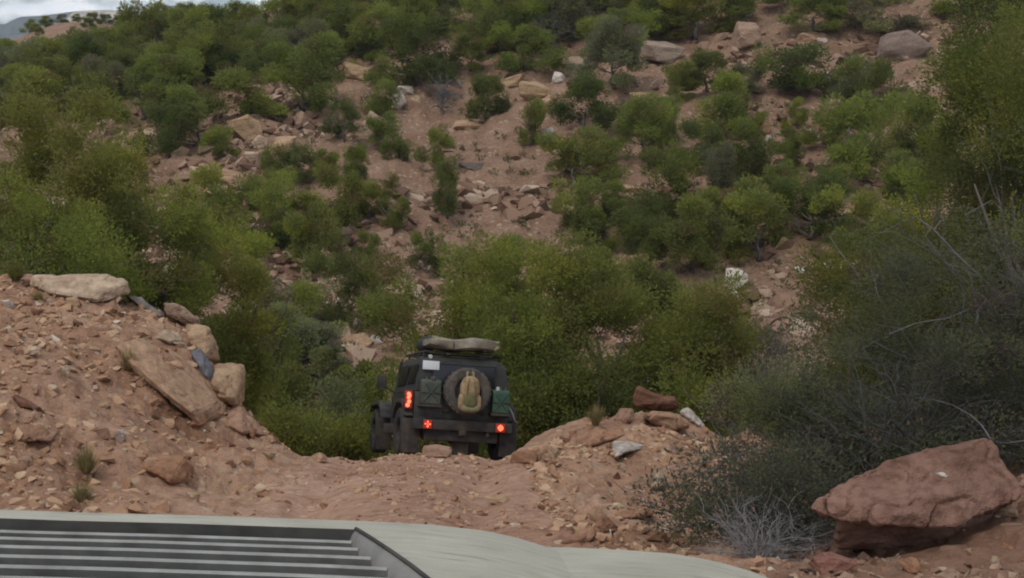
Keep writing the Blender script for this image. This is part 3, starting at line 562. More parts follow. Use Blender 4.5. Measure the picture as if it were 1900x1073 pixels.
# --- single trees of the hillside, from the photo: column, row of the base, width, height
HT = [
 (640, 275, 62, 84, 'dark', 'tall', 'dark upright juniper just left of the smooth pale boulder'), (697, 222, 74, 100, 'green', 'tall', 'tall juniper behind the bright leaning stone'),
 (712, 286, 58, 62, 'green', 'round', 'small juniper in front of the smooth pale boulder'), (903, 221, 74, 74, 'dark', 'round', 'round dark juniper at the head of the bare dirt chute', 'the round dark juniper'),
 (985, 270, 62, 104, 'green', 'tall', 'slim upright juniper right of the head of the bare chute', 'the slim upright juniper'), (1082, 238, 94, 86, 'dark', 'round', 'dark bushy juniper beneath the sloping tan slab'),
 (812, 320, 62, 92, 'green', 'tall', 'leaning juniper on the left edge of the bare chute', 'the leaning juniper'), (830, 414, 64, 98, 'dark', 'round', 'lone dark juniper standing in the lower chute', 'the lone dark juniper'),
 (1065, 364, 120, 92, 'green', 'round', 'broad juniper on the right edge of the bare chute', 'the broad juniper'), (1068, 432, 92, 72, 'green', 'flat', 'low juniper just under the broad one beside the chute'),
 (725, 432, 62, 96, 'green', 'tall', 'scruffy juniper left of the lone dark juniper'), (662, 342, 56, 60, 'green', 'round', 'small green juniper above the scruffy one'),
 (620, 425, 94, 104, 'green', 'round', 'full green juniper above the dark overhanging ledge'), (553, 342, 66, 88, 'dark', 'tall', 'dark juniper right of the long tan ledge'),
 (775, 157, 138, 120, 'dark', 'round', 'large dark pinyon above the bright leaning stone', 'the large dark pinyon'), (872, 150, 64, 54, 'green', 'round', 'small juniper right of the large dark pinyon'),
 (970, 140, 96, 78, 'green', 'round', 'green juniper growing over the tan ledge'), (1142, 172, 104, 104, 'grey', 'round', 'grey green juniper left of the wide grey tan outcrop'),
 (1160, 254, 62, 70, 'dark', 'tall', 'dark narrow juniper beside the upright pale stone'), (1225, 276, 90, 84, 'green', 'round', 'green juniper right of the upright pale stone'),
 (1195, 302, 94, 96, 'green', 'round', 'leafy juniper below the upright pale stone'), (680, 478, 42, 44, 'green', 'round', 'tiny juniper growing beside the dark overhanging ledge'),
 (790, 522, 58, 98, 'deep', 'tall', 'narrow dark juniper rising behind the large bush over the truck'), (1385, 52, 104, 66, 'green', 'round', 'juniper directly above the rounded outcrop'),
 (1290, 78, 124, 74, 'olive', 'round', 'wide olive juniper left of the rounded outcrop'), (1515, 60, 100, 66, 'green', 'round', 'green juniper above the white stone on the high right slope'),
 (1640, 68, 104, 72, 'grey', 'round', 'grey juniper in front of the top of the big grey outcrop'), (1460, 168, 126, 62, 'dark', 'flat', 'wide low dark bush on the right slope', 'the wide low bush'),
 (1575, 185, 84, 60, 'grey', 'flat', 'grey green bush right of the wide low bush'), (1612, 218, 94, 98, 'dark', 'round', 'dark grey juniper under the big grey outcrop'),
 (1385, 255, 62, 74, 'green', 'tall', 'green juniper left of the orange stone'), (1335, 262, 104, 98, 'green', 'round', 'dense juniper below the wide grey tan outcrop'),
 (1473, 243, 42, 48, 'green', 'round', 'very small juniper right of the orange stone'), (1480, 312, 62, 58, 'deep', 'round', 'small dark juniper in the middle of the right slope'),
 (1590, 345, 134, 140, 'green', 'open', 'tall rounded pinyon with an open base on the right slope', 'the open based pinyon'), (1392, 356, 112, 106, 'deep', 'round', 'round deep green juniper on the right slope', 'the deep green juniper'),
 (1240, 420, 116, 138, 'deep', 'round', 'big dark juniper right of the broad one by the chute', 'the big dark juniper'), (1325, 402, 76, 104, 'grey', 'round', 'greyish juniper between the big dark one and the deep green one'),
 (1500, 452, 118, 104, 'deep', 'round', 'dark juniper with shaded foot left of the yellow green pinyon'), (1408, 492, 134, 124, 'green', 'round', 'wide juniper directly above the white arched rock', 'the wide juniper'),
 (1285, 505, 116, 120, 'deep', 'round', 'shaded juniper left of the wide one above the arched rock'), (1205, 500, 96, 100, 'deep', 'open', 'dark open juniper behind the right side of the large bush'),
 (1175, 470, 90, 86, 'deep', 'round', 'dark juniper below the thin tan ledge'), (1110, 460, 80, 64, 'deep', 'round', 'juniper peeping over the crown of the large bush'),
 (412, 306, 52, 62, 'green', 'open', 'little tree with a bare stem under the largest tan block'), (300, 293, 74, 88, 'dark', 'round', 'dark juniper left of the left outcrop above the leafy tree'),
 (362, 272, 116, 90, 'deep', 'round', 'bushy juniper just above the left outcrop', 'the bushy juniper'), (265, 224, 124, 98, 'deep', 'round', 'dark rounded juniper above and left of the bushy one'),
 (330, 217, 124, 104, 'green', 'round', 'green juniper behind the bushy one'), (465, 217, 134, 84, 'green', 'round', 'wide green juniper above the brown tan block', 'the wide green juniper'),
 (560, 213, 136, 116, 'green', 'round', 'large full juniper right of the wide green one', 'the large full juniper'), (630, 614, 108, 140, 'dark', 'round', 'dark round juniper on the lower slope above the truck', 'the lower dark juniper'),
 (585, 520, 100, 116, 'green', 'round', 'green juniper above the lower dark juniper'), (510, 410, 80, 84, 'green', 'round', 'juniper under the dark upright one by the long ledge'),
 (470, 470, 130, 130, 'green', 'round', 'green juniper filling the slope below the left outcrop'), (380, 470, 120, 130, 'olive', 'round', 'olive juniper below the broad flat ledge'),
 (540, 640, 120, 110, 'grey', 'open', 'thin grey green tree right of the cube shaped boulder'), (590, 735, 130, 130, 'grey', 'fine', 'grey green bush in the gully right of the bank'),
 (480, 700, 120, 120, 'grey', 'fine', 'grey green bush just behind the cube shaped boulder'), (560, 800, 100, 70, 'green', 'fine', 'low green bush at the bottom of the gully left of the truck'),
 (650, 800, 110, 120, 'olive', 'fine', 'olive bush touching the left front of the truck'), (690, 560, 40, 40, 'green', 'round', 'tiny bush at the edge of the lower chute'),
]
for a in HT: tree(a[0], a[1], a[2] * 1.08, a[3] * 1.06, *a[4:7], short=a[7] if len(a) > 7 else None)
# --- nearer trees
BIGSEED = [500]
def big_crown(W, H, shape='round', sl=.11, dens=1.0, lobe=.34):
    """a crown made for its own size in metres: lobes of about the same real size on every tree"""
    BIGSEED[0] += 1; area = 3.0 * W * H * .8; nl = int(min(420, max(60, area / (lobe * lobe * 2.2) * 1.6))); ns = int(min(430, 230 * dens))
    return crown_mesh('crown', BIGSEED[0], nl, ns, sl / W, shape, (lobe * .65 / W, lobe * 1.4 / W), .10, .42, H / W, gap=.86)
NT = [
 (95, 330, 'olive', 'round', 'big olive juniper at the left photo edge above the bank', 'the big olive juniper', 25.0, 165), (225, 200, 'olive', 'tall', 'tall olive juniper beside the big one on the left', None, 27.0, 240),
 (310, 250, 'green', 'round', 'leafy green juniper behind the shoulder of the left bank', 'the leafy tree', 26.0, 318), (25, 260, 'olive', 'round', 'low olive juniper in front of the big one at the left edge', None, 22.5, 350),
 (180, 220, 'green', 'round', 'green juniper peeping over the pale slab of the bank', None, 23.5, 400), (435, 190, 'olive', 'round', 'olive juniper rising behind the orange crest rock', None, 29.0, 405),
 (505, 140, 'olive', 'round', 'rounded olive juniper right of the one behind the crest rock', None, 33.0, 455),
 (985, 440, 'olive', 'round', 'large green juniper standing right behind the truck', 'the large bush', 27.0, 430), (1100, 340, 'olive', 'round', 'olive right hand half of the juniper clump behind the truck', None, 26.0, 452),
 (812, 350, 'olive', 'round', 'bright olive juniper behind the roof of the truck', None, 26.5, 500), (915, 200, 'olive', 'round', 'upright juniper in the middle of the clump behind the truck', None, 29.5, 458),
 (985, 190, 'green', 'round', 'low green juniper at the right rear corner of the truck', None, 24.5, 610), (1110, 150, 'deep', 'round', 'dark bush behind the sloping orange slab', None, 24.0, 640),
 (1290, 220, 'green', 'open', 'green pinyon with a dark stem behind the rubble mound', 'the dark stemmed pinyon', 26.5, 525), (1225, 140, 'deep', 'round', 'dark pinyon between the large bush and the dark stemmed pinyon', None, 31.0, 490),
 (1360, 120, 'grey', 'open', 'thin grey green pinyon left of the dirt strip', None, 29.0, 590), (1300, 150, 'olive', 'round', 'olive bush peeping over the rubble mound', None, 23.0, 660),
 (1640, 340, 'olive', 'round', 'olive pinyon behind the grey brush', 'the olive pinyon', 19.5, 450), (1655, 150, 'yellow', 'tall', 'bright yellow green pinyon tip right of the dark juniper', None, 27.0, 345),
 (1555, 160, 'olive', 'round', 'small olive pinyon at the left end of the grey brush', None, 20.0, 560), (1815, 350, 'olive', 'round', 'tall olive pinyon reaching the top right corner', 'the tall olive pinyon', 20.5, 10),
 (1920, 380, 'green', 'round', 'tall green pinyon cut off by the right photo edge', None, 18.0, -120), (1720, 190, 'green', 'tall', 'green pinyon behind the tall olive one', None, 25.0, 190),
 (1460, 190, 'grey', 'round', 'grey green bush behind the twiggy brush', None, 17.0, 690),
 (600, 130, 'grey', 'round', 'grey green bush at the mouth of the gully left of the truck', None, 22.5, 690), (668, 110, 'olive', 'round', 'olive bush just left of the front of the truck', None, 24.5, 655),
 (548, 110, 'green', 'round', 'low green bush where the left bank meets the road crest', None, 20.5, 745), (628, 100, 'green', 'round', 'small green bush on the crest between the bank and the truck', None, 21.2, 765),
 (1010, 260, 'green', 'round', 'front part of the green clump right behind the roof of the truck', None, 25.0, 540),
 (1840, 260, 'green', 'round', 'green juniper crown in front of the tall olive pinyon', None, 17.8, 150), (1895, 330, 'olive', 'round', 'olive juniper over the twiggy one at the right photo edge', None, 16.2, 40),
 (1770, 220, 'olive', 'round', 'olive juniper below the crown of the tall olive pinyon', None, 17.2, 255), (1690, 200, 'green', 'round', 'green juniper between the olive pinyon and the twiggy juniper', None, 16.5, 430),
 (1580, 180, 'olive', 'round', 'rounded olive juniper at the upper left end of the grey brush', None, 17.5, 500), (1855, 340, 'green', 'round', 'broad green pinyon filling the top right corner', None, 23.0, -60),
 (150, 200, 'green', 'round', 'green juniper between the big olive one and the pale slab', None, 22.0, 420), (60, 220, 'green', 'round', 'green juniper low in front of the big olive one', None, 21.5, 440),
]
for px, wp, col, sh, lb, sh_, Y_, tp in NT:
    if px > 1540 and Y_ < 22: col = {'olive': 'shade_olive', 'green': 'shade_green'}.get(col, col)     # growth by the track gets leaf colours with shade put in
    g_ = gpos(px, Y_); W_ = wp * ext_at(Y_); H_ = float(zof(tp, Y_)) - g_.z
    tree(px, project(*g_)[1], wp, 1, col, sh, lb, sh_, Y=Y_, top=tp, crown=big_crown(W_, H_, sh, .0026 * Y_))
# --- dead trees, brush
def brush(px, Y, wpx, top, seed, n, m, label, name='brush', cat='bush', rad=.006, leaves=None, lcol='grey', L=.34, base=(.16, .1), up=.5, sub=4, short=None, py=None, dscale=1.0, group='dead and twiggy brush', droop=.2):
    g = gpos(px, Y); s = ext_at(Y); W = wpx * s; H = float(zof(top, Y)) - g.z
    e = empty(name, g); t = link('twigs', twig_mesh('twigs', seed, n, L, rad, m, base, sub, droop, up), e); t.scale = (W, W * dscale, H * 1.35)
    if leaves:
        c = link('foliage', leaves, e); c.scale = (W, W * dscale, H); k = GREEN[lcol]; c.color = (*k, 1)
    tag(e, label, cat, group)
    if short: LAND.append((short, px, (top + SY.max() * 0 + g.z * 0 + project(g.x, g.y, g.z)[1]) / 2))
    return e
def spr(wp, Y_, top, px, shape='round', sl=.042, dens=.9, lobe=.22):
    W_ = wp * ext_at(Y_); return big_crown(W_, float(zof(top, Y_)) - gpos(px, Y_).z, shape, sl, dens, lobe)
GREEN['murk'] = (.118, .124, .080); GREEN['murkgreen'] = (.125, .138, .068)
brush(1880, 12.5, 640, 420, 1, 45, M_TWIG, 'big grey twiggy juniper at the right edge above the red boulder', 'twiggy_juniper', 'tree', .0022, spr(640, 12.5, 380, 1880), 'murk', .26, (.12, .55), .5, 6, 'the twiggy juniper')
brush(1690, 11.6, 480, 640, 2, 90, M_TWIGD, 'dark tangled brush directly behind the large red boulder', rad=.0035, leaves=spr(480, 11.6, 610, 1690), lcol='murk', L=.3, base=(.22, .3), sub=6, short='the tangled brush')
brush(1510, 12.2, 420, 735, 3, 90, M_TWIG, 'low dark brush sprawling left of the large red boulder', rad=.0032, leaves=spr(420, 12.2, 720, 1510, 'flat'), lcol='murkgreen', L=.3, base=(.3, .25), sub=5)
brush(1405, 8.9, 230, 905, 4, 80, M_PALE, 'small bleached grey dead shrub beside the track', 'dead_shrub', 'bush', .0042, None, 'grey', .34, (.14, .15), .45, 5, 'the bleached shrub')
brush(1380, 9.8, 300, 850, 5, 90, M_TWIGD, 'dark leafless twigs behind the bleached shrub', rad=.004, leaves=spr(260, 9.8, 870, 1380, 'flat', .035, .35), lcol='murk', L=.34, base=(.3, .1), up=.3, sub=4)
brush(1470, 9.4, 250, 850, 6, 90, M_TWIGD, 'dark twiggy shrub tucked against the left nose of the red boulder', rad=.004, leaves=spr(250, 9.4, 850, 1470, 'round', .035, .5), lcol='murk', L=.3, base=(.25, .2), sub=5)
brush(822, gray(822, 222), 66, 148, 7, 26, M_TWIG, 'bare grey dead tree above the leaning juniper', 'dead_tree', 'tree', .012, None, 'grey', .35, (.06, .5), .6, 5, 'the bare dead tree')
brush(1010, gray(1010, 108), 90, 40, 8, 30, M_TWIGD, 'dark bare shrub among the trees at the top of the hill', 'dead_tree', 'tree', .012, None, 'grey', .35, (.1, .5), .6, 5)
brush(1440, 27.5, 120, 585, 9, 40, M_TWIG, 'thin leafless shrub on the dirt strip right of the dark stemmed pinyon', 'dead_shrub', 'bush', .008, None, 'grey', .3, (.12, .3), .6, 4)
brush(130, 24.6, 200, 400, 10, 22, M_TWIGD, 'dead dark branches inside the lower left juniper', 'dead_shrub', 'bush', .006, None, 'grey', .3, (.12, .5), .3, 4)
# long bare branches the photo shows singly
def branch(pts, r0, m, label):
    mb = MB(); P3 = [P(*p) for p in pts]; n = len(P3)
    c = P3[0].copy(); mb.tube([p - c for p in P3], [r0 * (1 - .7 * i / (n - 1)) for i in range(n)], 6)
    o = mb.build('branch', m); o.location = c; tag(o, label, 'branch', 'bare branches in the brush')
branch([(1838, 815, 9.2), (1822, 790, 9.4), (1800, 770, 9.6), (1768, 752, 9.8), (1735, 742, 10), (1700, 738, 10.1)], .0055, M_TWIG, 'grey bare branch curving up from behind the peak of the red boulder')
branch([(1900, 818, 9.8), (1870, 822, 9.7), (1845, 820, 9.5)], .0055, M_TWIG, 'short grey branch running to the right photo edge above the boulder')
branch([(1310, 890, 11.5), (1350, 852, 11.3), (1395, 838, 11.2), (1430, 830, 11.2), (1480, 836, 11.0), (1540, 828, 11)], .014, M_TWIGD, 'dark fallen branch lying across the twiggy brush')
branch([(1232, 925, 11.8), (1262, 900, 11.7), (1300, 880, 11.6), (1340, 858, 11.4)], .010, M_TWIGD, 'dark thin branch reaching toward the upright pale stone')
branch([(1340, 820, 13.0), (1350, 835, 12.8), (1372, 842, 12.6), (1400, 836, 12.5)], .012, M_TWIGD, 'dark hooked branch at the foot of the rubble mound')
branch([(1650, 620, 12), (1700, 600, 12), (1760, 590, 12.1), (1830, 560, 12.2), (1890, 570, 12.3)], .007, M_TWIG, 'grey branch crossing the leafless juniper')
branch([(1790, 400, 12.2), (1840, 372, 12.2), (1868, 400, 12.2), (1885, 430, 12.3)], .007, M_TWIG, 'arched grey branch near the top of the leafless juniper')
branch([(1600, 520, 16), (1560, 470, 16.2), (1540, 440, 16.4), (1555, 420, 16.5)], .008, M_TWIG, 'grey branch sticking out left of the yellow green pinyon')
# grass tufts on the bank
def tuft_mesh(seed, n=130):
    r = np.random.default_rng(seed); a = r.uniform(0, 6.28, n); el = r.uniform(.5, 1.5, n); L = r.uniform(.5, 1.0, n)
    p = np.stack([.16 * np.cos(a) * r.random(n), .16 * np.sin(a) * r.random(n), np.zeros(n)], 1)
    d = np.stack([np.cos(a) * np.cos(el), np.sin(a) * np.cos(el), np.sin(el)], 1); s = np.stack([-np.sin(a), np.cos(a), 0 * a], 1) * .018
    m_ = p + d * L[:, None] * .55; t = p + d * L[:, None] + np.array([0, 0, -.12]) * (1.5 - el)[:, None]
    V = np.stack([p - s, p + s, m_ + s * .8, m_ - s * .8, t], 1).reshape(-1, 3); k = np.arange(n)[:, None] * 5
    return np_mesh('grass_tuft', V, Q=k + np.array([[0, 1, 2, 3]]), T=k + np.array([[3, 2, 4]]), m=M_LEAF, tint=np.concatenate([r.uniform(.2, .9, n)] * 2))
TUFT = [tuft_mesh(k, 260) for k in range(3)]
for i, (px, py, w_, h_, lb) in enumerate([(160, 880, 62, 58, 'dry grass tuft low on the left bank above the lowest tuft'), (152, 938, 56, 48, 'lowest dry grass tuft on the left bank just over the car'), (238, 690, 46, 44, 'dry grass tuft at the upper edge of the smooth rock face'),
        (30, 522, 52, 40, 'green tufted bush at the top of the bank beside the pale slab'), (70, 570, 30, 22, 'small dry tuft below the left end of the pale slab'), (1105, 790, 44, 46, 'dry grass tuft on top of the rubble slope beside the sloping slab')]):
    Y = gray(px, py, 7); g = gpos(px, Y); o = link('grass_tuft', TUFT[i % 3]); o.location = g; s = ext_at(Y); o.scale = (w_ * s * .8, w_ * s * .8, h_ * s * 1.15)
    o.color = (.27, .22, .11, 1) if i != 3 else (.15, .15, .05, 1); tag(o, lb, 'grass tuft', 'grass tufts on the dirt banks')
# --- the dense rows of trees high on the hill: colour, outline and neighbour say which one
LCOL = {'olive': 'olive', 'green': 'mid green', 'dark': 'dark green', 'grey': 'grey green', 'deep': 'deep green', 'yellow': 'yellow green'}
LSH = {'round': 'rounded', 'tall': 'upright', 'flat': 'low spreading', 'open': 'open stemmed'}
ORD = ['leftmost', 'second from left', 'third from left', 'fourth from left', 'fifth from left', 'sixth from left', 'seventh from left', 'eighth from left', 'ninth from left', 'tenth from left', 'eleventh from left', 'twelfth from left']
PEND = {}
def where(px, py, land):
    s, x, y = min(land, key=lambda l: (l[1] - px) ** 2 + 2.0 * (l[2] - py) ** 2)
    dx, dy = px - x, py - y
    far = '' if math.hypot(dx, dy) < 60 else 'well '
    d = ('right of' if dx > 0 else 'left of') if abs(dx) > 1.3 * abs(dy) else ('below' if dy > 0 else 'above')
    return f'{far}{d} {s}'
def pend(o, base, px, py): PEND.setdefault(base, []).append((px, py, o))
def settle(plural):
    for base, L in PEND.items():
        L.sort(key=lambda t: t[0])
        if len(L) == 1: L[0][2]['label'] = base.replace('@', plural[0]); continue
        for i, (px, py, o) in enumerate(L):
            o['label'] = f"{ORD[min(i, 11)]} {base.replace('@', plural[0])}"
    PEND.clear()
TL = [l for l in LAND if l[2] < 330] + [('the far red knoll', 120, 60), ('the sky corner', 330, 20), ('the top photo edge', 700, 5), ('the top photo edge', 950, 5), ('the top photo edge', 1150, 5), ('the wooded ridge end', 520, 15)]
def rowtrees(pts):
    for px, base, w_, h_ in pts:
        h_ = min(h_, base - float(np.interp(px, [-40, 0, 60, 130, 190, 240, 275, 300, 440, 560, 620], [90, 84, 88, 78, 66, 55, 24, 10, 22, 4, -60])) + tr.uniform(-4, 8)) if base > 70 or px > 265 else h_
        if h_ < 12: continue
        w_ = min(w_, h_ * 1.5)
        c = tr.choices(['olive', 'green', 'grey', 'deep', 'dark'], [4, 5, 2, 3, 1.5])[0]; s = tr.choices(['round', 'tall', 'flat', 'open'], [7, 2, 2, .6])[0]
        if base < 90 and px < 268: s = 'round'
        Y = gray(px, base, 40); e = tree(px, base, w_, h_, c, s, 'x', Y=Y)
        pend(e, f'{LCOL[c]} {LSH[s]} @ {where(px, base - h_ / 2, TL)}', px, base)
pts = []
for base, x0, x1, step, w_ in [(62, 285, 560, 36, 52), (80, 175, 640, 46, 70), (100, 100, 720, 52, 78), (122, 20, 700, 56, 86), (146, -20, 640, 60, 92), (172, -20, 440, 62, 96), (200, -30, 240, 66, 100), (232, -40, 200, 75, 100),
                               (30, 580, 1250, 58, 88), (62, 640, 1240, 62, 96), (98, 700, 1140, 66, 92), (8, 620, 1700, 64, 86)]:
    x = x0
    while x < x1:
        px = x + tr.uniform(-16, 16); b = base + tr.uniform(-9, 9); ww = w_ * tr.uniform(.7, 1.25)
        ok = not (40 < px < 190 and b < 92) and not (1380 < px < 1700 and b < 30 and tr.random() < .35)
        if ok and tr.random() < .93: pts.append((px, b, ww, ww * tr.uniform(.72, 1.05)))
        x += step * tr.uniform(.8, 1.2)
pts += [(20, 80, 40, 24), (55, 62, 36, 22), (85, 50, 34, 18), (115, 42, 28, 15), (145, 40, 26, 14), (172, 44, 30, 18), (196, 46, 34, 18), (222, 50, 36, 20), (240, 52, 26, 16), (262, 50, 26, 20), (75, 66, 22, 14), (165, 56, 22, 18), (1790, 40, 120, 90), (1860, 60, 120, 100)]
pts += [(1115, 330, 70, 60), (1150, 424, 80, 70), (1290, 330, 90, 84), (1432, 330, 76, 66), (1540, 272, 84, 62), (1535, 384, 86, 84), (1700, 304, 120, 116), (1690, 424, 120, 124), (1252, 190, 78, 66), (1312, 180, 84, 70), (1380, 172, 64, 48), (1180, 92, 96, 70), (1242, 62, 96, 70), (1332, 470, 110, 100), (1446, 402, 96, 92), (1580, 474, 120, 116), (560, 432, 100, 92), (690, 402, 66, 62), (522, 332, 64, 52), (604, 334, 54, 50), (746, 302, 44, 42)]
rowtrees(pts); settle(('juniper',))
# ------------------------------------------------------------------ the dark 4x4 going over the crest
M_BODY = simple('dark_green_paint', (.020, .026, .021), .5, var=.3, scale=4, bump=.03, dust=.22)
M_BLACK = simple('black_rubber', (.022, .022, .021), .85, var=.3, scale=12, bump=.2, dust=.25)
M_CANVAS = simple('black_canvas', (.024, .027, .026), .85, var=.35, scale=7, bump=.35, dust=.12)
M_TYRE = simple('dusty_tyre', (.030, .028, .026), .9, var=.35, scale=10, bump=.4, dust=.05)
M_SPARE = simple('spare_tyre_rubber', (.060, .056, .048), .9, var=.35, scale=10, bump=.4, dust=.3)
M_RIM = simple('black_rim', (.025, .025, .025), .6, .3, var=.3, scale=10, bump=.1, dust=.15)
M_VINYL = simple('smoky_window', (.012, .013, .014), .25, var=.3, scale=3, bump=.05)
M_STEEL = simple('dull_steel', (.09, .09, .085), .5, .6, var=.3, scale=12, bump=.05, dust=.2)
M_TAN = simple('tan_canvas', (.225, .195, .145), .95, var=.35, scale=9, bump=.5)
M_PACK = simple('brown_tan_canvas', (.27, .185, .10), .95, var=.5, scale=11, bump=.5)
M_LIP = simple('vent_lip_grey', (.085, .085, .078), .75, var=.3, scale=16, bump=.1, dust=.1)
M_KHAKI = simple('khaki_canvas', (.22, .20, .11), .95, var=.3, scale=9, bump=.5)
M_OLIVE = simple('olive_canvas', (.12, .115, .045), .95, var=.35, scale=9, bump=.5)
M_CAN = simple('green_can', (.022, .070, .038), .5, var=.3, scale=9, bump=.1, dust=.15)
M_CANG = simple('drab_can', (.042, .056, .042), .6, var=.3, scale=9, bump=.15, dust=.2)
M_PLATE = simple('plate_white', (.62, .63, .64), .4, var=.08, scale=20, bump=0)
M_CAP = simple('pale_cap', (.42, .45, .44), .5, var=.1, scale=20, bump=0)
def glow(name, c, s):
    m, t, b = mat(name); b.inputs['Base Color'].default_value = (.4, .02, .01, 1); b.inputs['Emission Color'].default_value = (*c, 1); b.inputs['Emission Strength'].default_value = s; return m
M_LENS = glow('red_lens', (1, .03, .015), .035); M_LED = glow('lit_lamp', (1, .14, .06), 2.2)
JM = Matrix.Translation(P(838, 850, 18.9)) @ Matrix.Rotation(math.radians(16), 4, 'Z') @ Matrix.Rotation(math.radians(-14), 4, 'X') @ Matrix.Rotation(math.radians(7), 4, 'Y')
jeep = empty('off_road_truck'); jeep.matrix_world = JM
tag(jeep, 'dark soft topped off road truck tipping over the crest with brake lamps lit', 'truck'); LAND.append(('the truck', 850, 750))
b = MB(); b.prism([(-.52, .46), (-.52, 1.0), (1.42, 1.0), (1.50, .94), (1.50, .46)], -.75, .75); b.build('body', M_BODY, jeep, .03)
b = MB(); b.box((0, -.526, .78), (1.14, .014, .36)); b.build('tailgate', M_BODY, jeep, .006)
for z in (.66, .90):
    b = MB(); b.box((-.60, -.53, z), (.14, .03, .05)); b.build('hinge', M_BLACK, jeep, .006)
b = MB(); b.tube([(-.50, -.545, 1.085), (.50, -.545, 1.085), (.50, -.545, 1.435), (-.50, -.545, 1.435), (-.50, -.545, 1.085)], .011, 6); b.build('window_seam', M_CANVAS, jeep)
b = MB(); b.prism([(1.50, .60), (1.50, .99), (2.0, .985), (2.62, .93), (2.66, .60)], -.48, .48); b.build('hood', M_BODY, jeep, .05)
b = MB(); b.prism([(2.665, .42), (2.665, .93), (2.71, .93), (2.71, .42)], -.50, .50)
b.build('grille', M_BLACK, jeep, .01)
for s_ in (-1, 1):
    b = MB(); x0, x1 = sorted((s_ * .482, s_ * .90)); b.prism([(1.55, .60), (1.75, .82), (2.0, .88), (2.70, .86), (2.80, .74), (2.80, .70), (2.68, .80), (2.0, .82), (1.80, .76), (1.62, .60)], x0, x1); b.build('fender', M_BLACK, jeep, .01)
    b = MB(); x0, x1 = sorted((s_ * .752, s_ * .90)); b.prism([(-.50, .62), (-.36, .80), (-.2, .88), (.28, .88), (.46, .78), (.56, .58), (.50, .58), (.40, .73), (.24, .82), (-.17, .82), (-.31, .75), (-.44, .60)], x0, x1); b.build('fender', M_BLACK, jeep, .01)
# canvas top with a sagging roof, tapered towards the roof
b = MB(); vs = []; NX = 7; OUT = [(-.53, 1.0), (-.525, 1.2), (-.50, 1.46), (-.44, 1.55), (-.2, 1.575), (.3, 1.57), (.8, 1.575), (1.12, 1.56), (1.26, 1.49), (1.34, 1.25), (1.40, 1.0)]
for i in range(NX):
    u = -1 + 2 * i / (NX - 1)
    for y, z in OUT:
        hw = .745 - .10 * max(0, (z - 1.0) / .58) ** 1.4; k = abs(u) ** 6
        vs.append((u * hw, y, z - (.045 * k if z > 1.4 else 0) - .012 * math.cos(u * 9 + y * 6) * (z > 1.5)))
n_ = len(OUT); fs = [(i * n_ + j, i * n_ + (j + 1) % n_, (i + 1) * n_ + (j + 1) % n_, (i + 1) * n_ + j) for i in range(NX - 1) for j in range(n_)] + [tuple(range(n_)), tuple(reversed(range((NX - 1) * n_, NX * n_)))]
b.add(vs, fs); top = b.build('soft_top', M_CANVAS, jeep, .02)
b = MB(); b.box((0, -.536, 1.26), (.98, .012, .34), Matrix.Translation((0, .0, 0))); b.build('rear_window', M_VINYL, jeep, .004)
for s_ in (-1, 1):
    b = MB(); R_ = Matrix.Translation((s_ * .722, .1, 1.27)) @ Matrix.Rotation(s_ * math.radians(-9), 4, 'Y'); b.box((0, -.2, 0), (.012, .62, .30), R_); b.box((0, .62, 0), (.012, .72, .32), R_); b.build('side_window', M_VINYL, jeep, .004)
    b = MB(); b.tube([(s_ * .70, 1.44, 1.0), (s_ * .68, 1.33, 1.32), (s_ * .655, 1.28, 1.54)], .028, 8); b.build('windshield_pillar', M_BODY, jeep)
    b = MB(); b.tube([(s_ * .76, 1.25, 1.02), (s_ * .88, 1.24, 1.08), (s_ * .93, 1.24, 1.12)], .012, 6); b.box((s_ * .98, 1.24, 1.17), (.16, .05, .22)); b.build('mirror', M_BLACK, jeep, .012)
b = MB(); b.box((0, 1.40, 1.25), (1.28, .015, .46), Matrix.Translation((0, -.02, 0)) @ Matrix.Rotation(0, 4, 'X')); b.build('windshield', M_VINYL, jeep, .003)
# wheels
def wheel_shapes(r, wd):
    t = MB(); h = wd / 2
    t.lathe([(r * .58, -h * .8), (r * .7, -h), (r * .93, -h * .96), (r, -h * .72), (r, h * .72), (r * .93, h * .96), (r * .7, h), (r * .58, h * .8)], (0, 0, 0), 'x', 32)
    for k in range(26):                             # tread blocks
        a = k * 2 * math.pi / 26
        for q in (-1, 1):
            R_ = Matrix.Rotation(a + q * .05, 4, 'X') @ Matrix.Translation((q * h * .45, 0, r * .995)); t.box((0, 0, 0), (h * .66, r * .15, r * .06), R_)
    m_ = MB(); m_.lathe([(r * .60, -h * .82), (r * .57, -h * .6), (r * .57, h * .6), (r * .60, h * .82)], (0, 0, 0), 'x', 28)
    m_.lathe([(.001, h * .35), (r * .2, h * .45), (r * .3, h * .25), (r * .57, h * .2), (r * .57, h * .1), (.001, h * .1)], (0, 0, 0), 'x', 28)
    return t, m_
for x, y in ((-.77, 0), (.77, 0), (-.77, 2.36), (.77, 2.36)):
    e = empty('wheel'); e.parent = jeep; e.location = (x, y, .37); e.rotation_euler = (0, 0, math.pi if x < 0 else 0)
    t_, r_ = wheel_shapes(.37, .25); t_.build('tyre', M_TYRE, e); r_.build('rim', M_RIM, e)
e = empty('spare_wheel'); e.parent = jeep; e.location = (.02, -.70, 1.03); e.rotation_euler = (0, 0, -math.pi / 2)
t_, r_ = wheel_shapes(.355, .22); t_.build('tyre', M_SPARE, e); r_.build('rim', M_RIM, e)
b = MB(); b.box((.02, -.56, 1.03), (.34, .07, .34)); b.tube([(-.3, -.545, .70), (.02, -.57, .78), (.34, -.545, .70)], .025, 6); b.build('wheel_carrier', M_BLACK, jeep, .01)
b = MB(); b.box((0, -.60, .50), (1.56, .13, .15)); b.box((0, -.60, .40), (.12, .12, .10)); b.build('bumper', M_BLACK, jeep, .02)
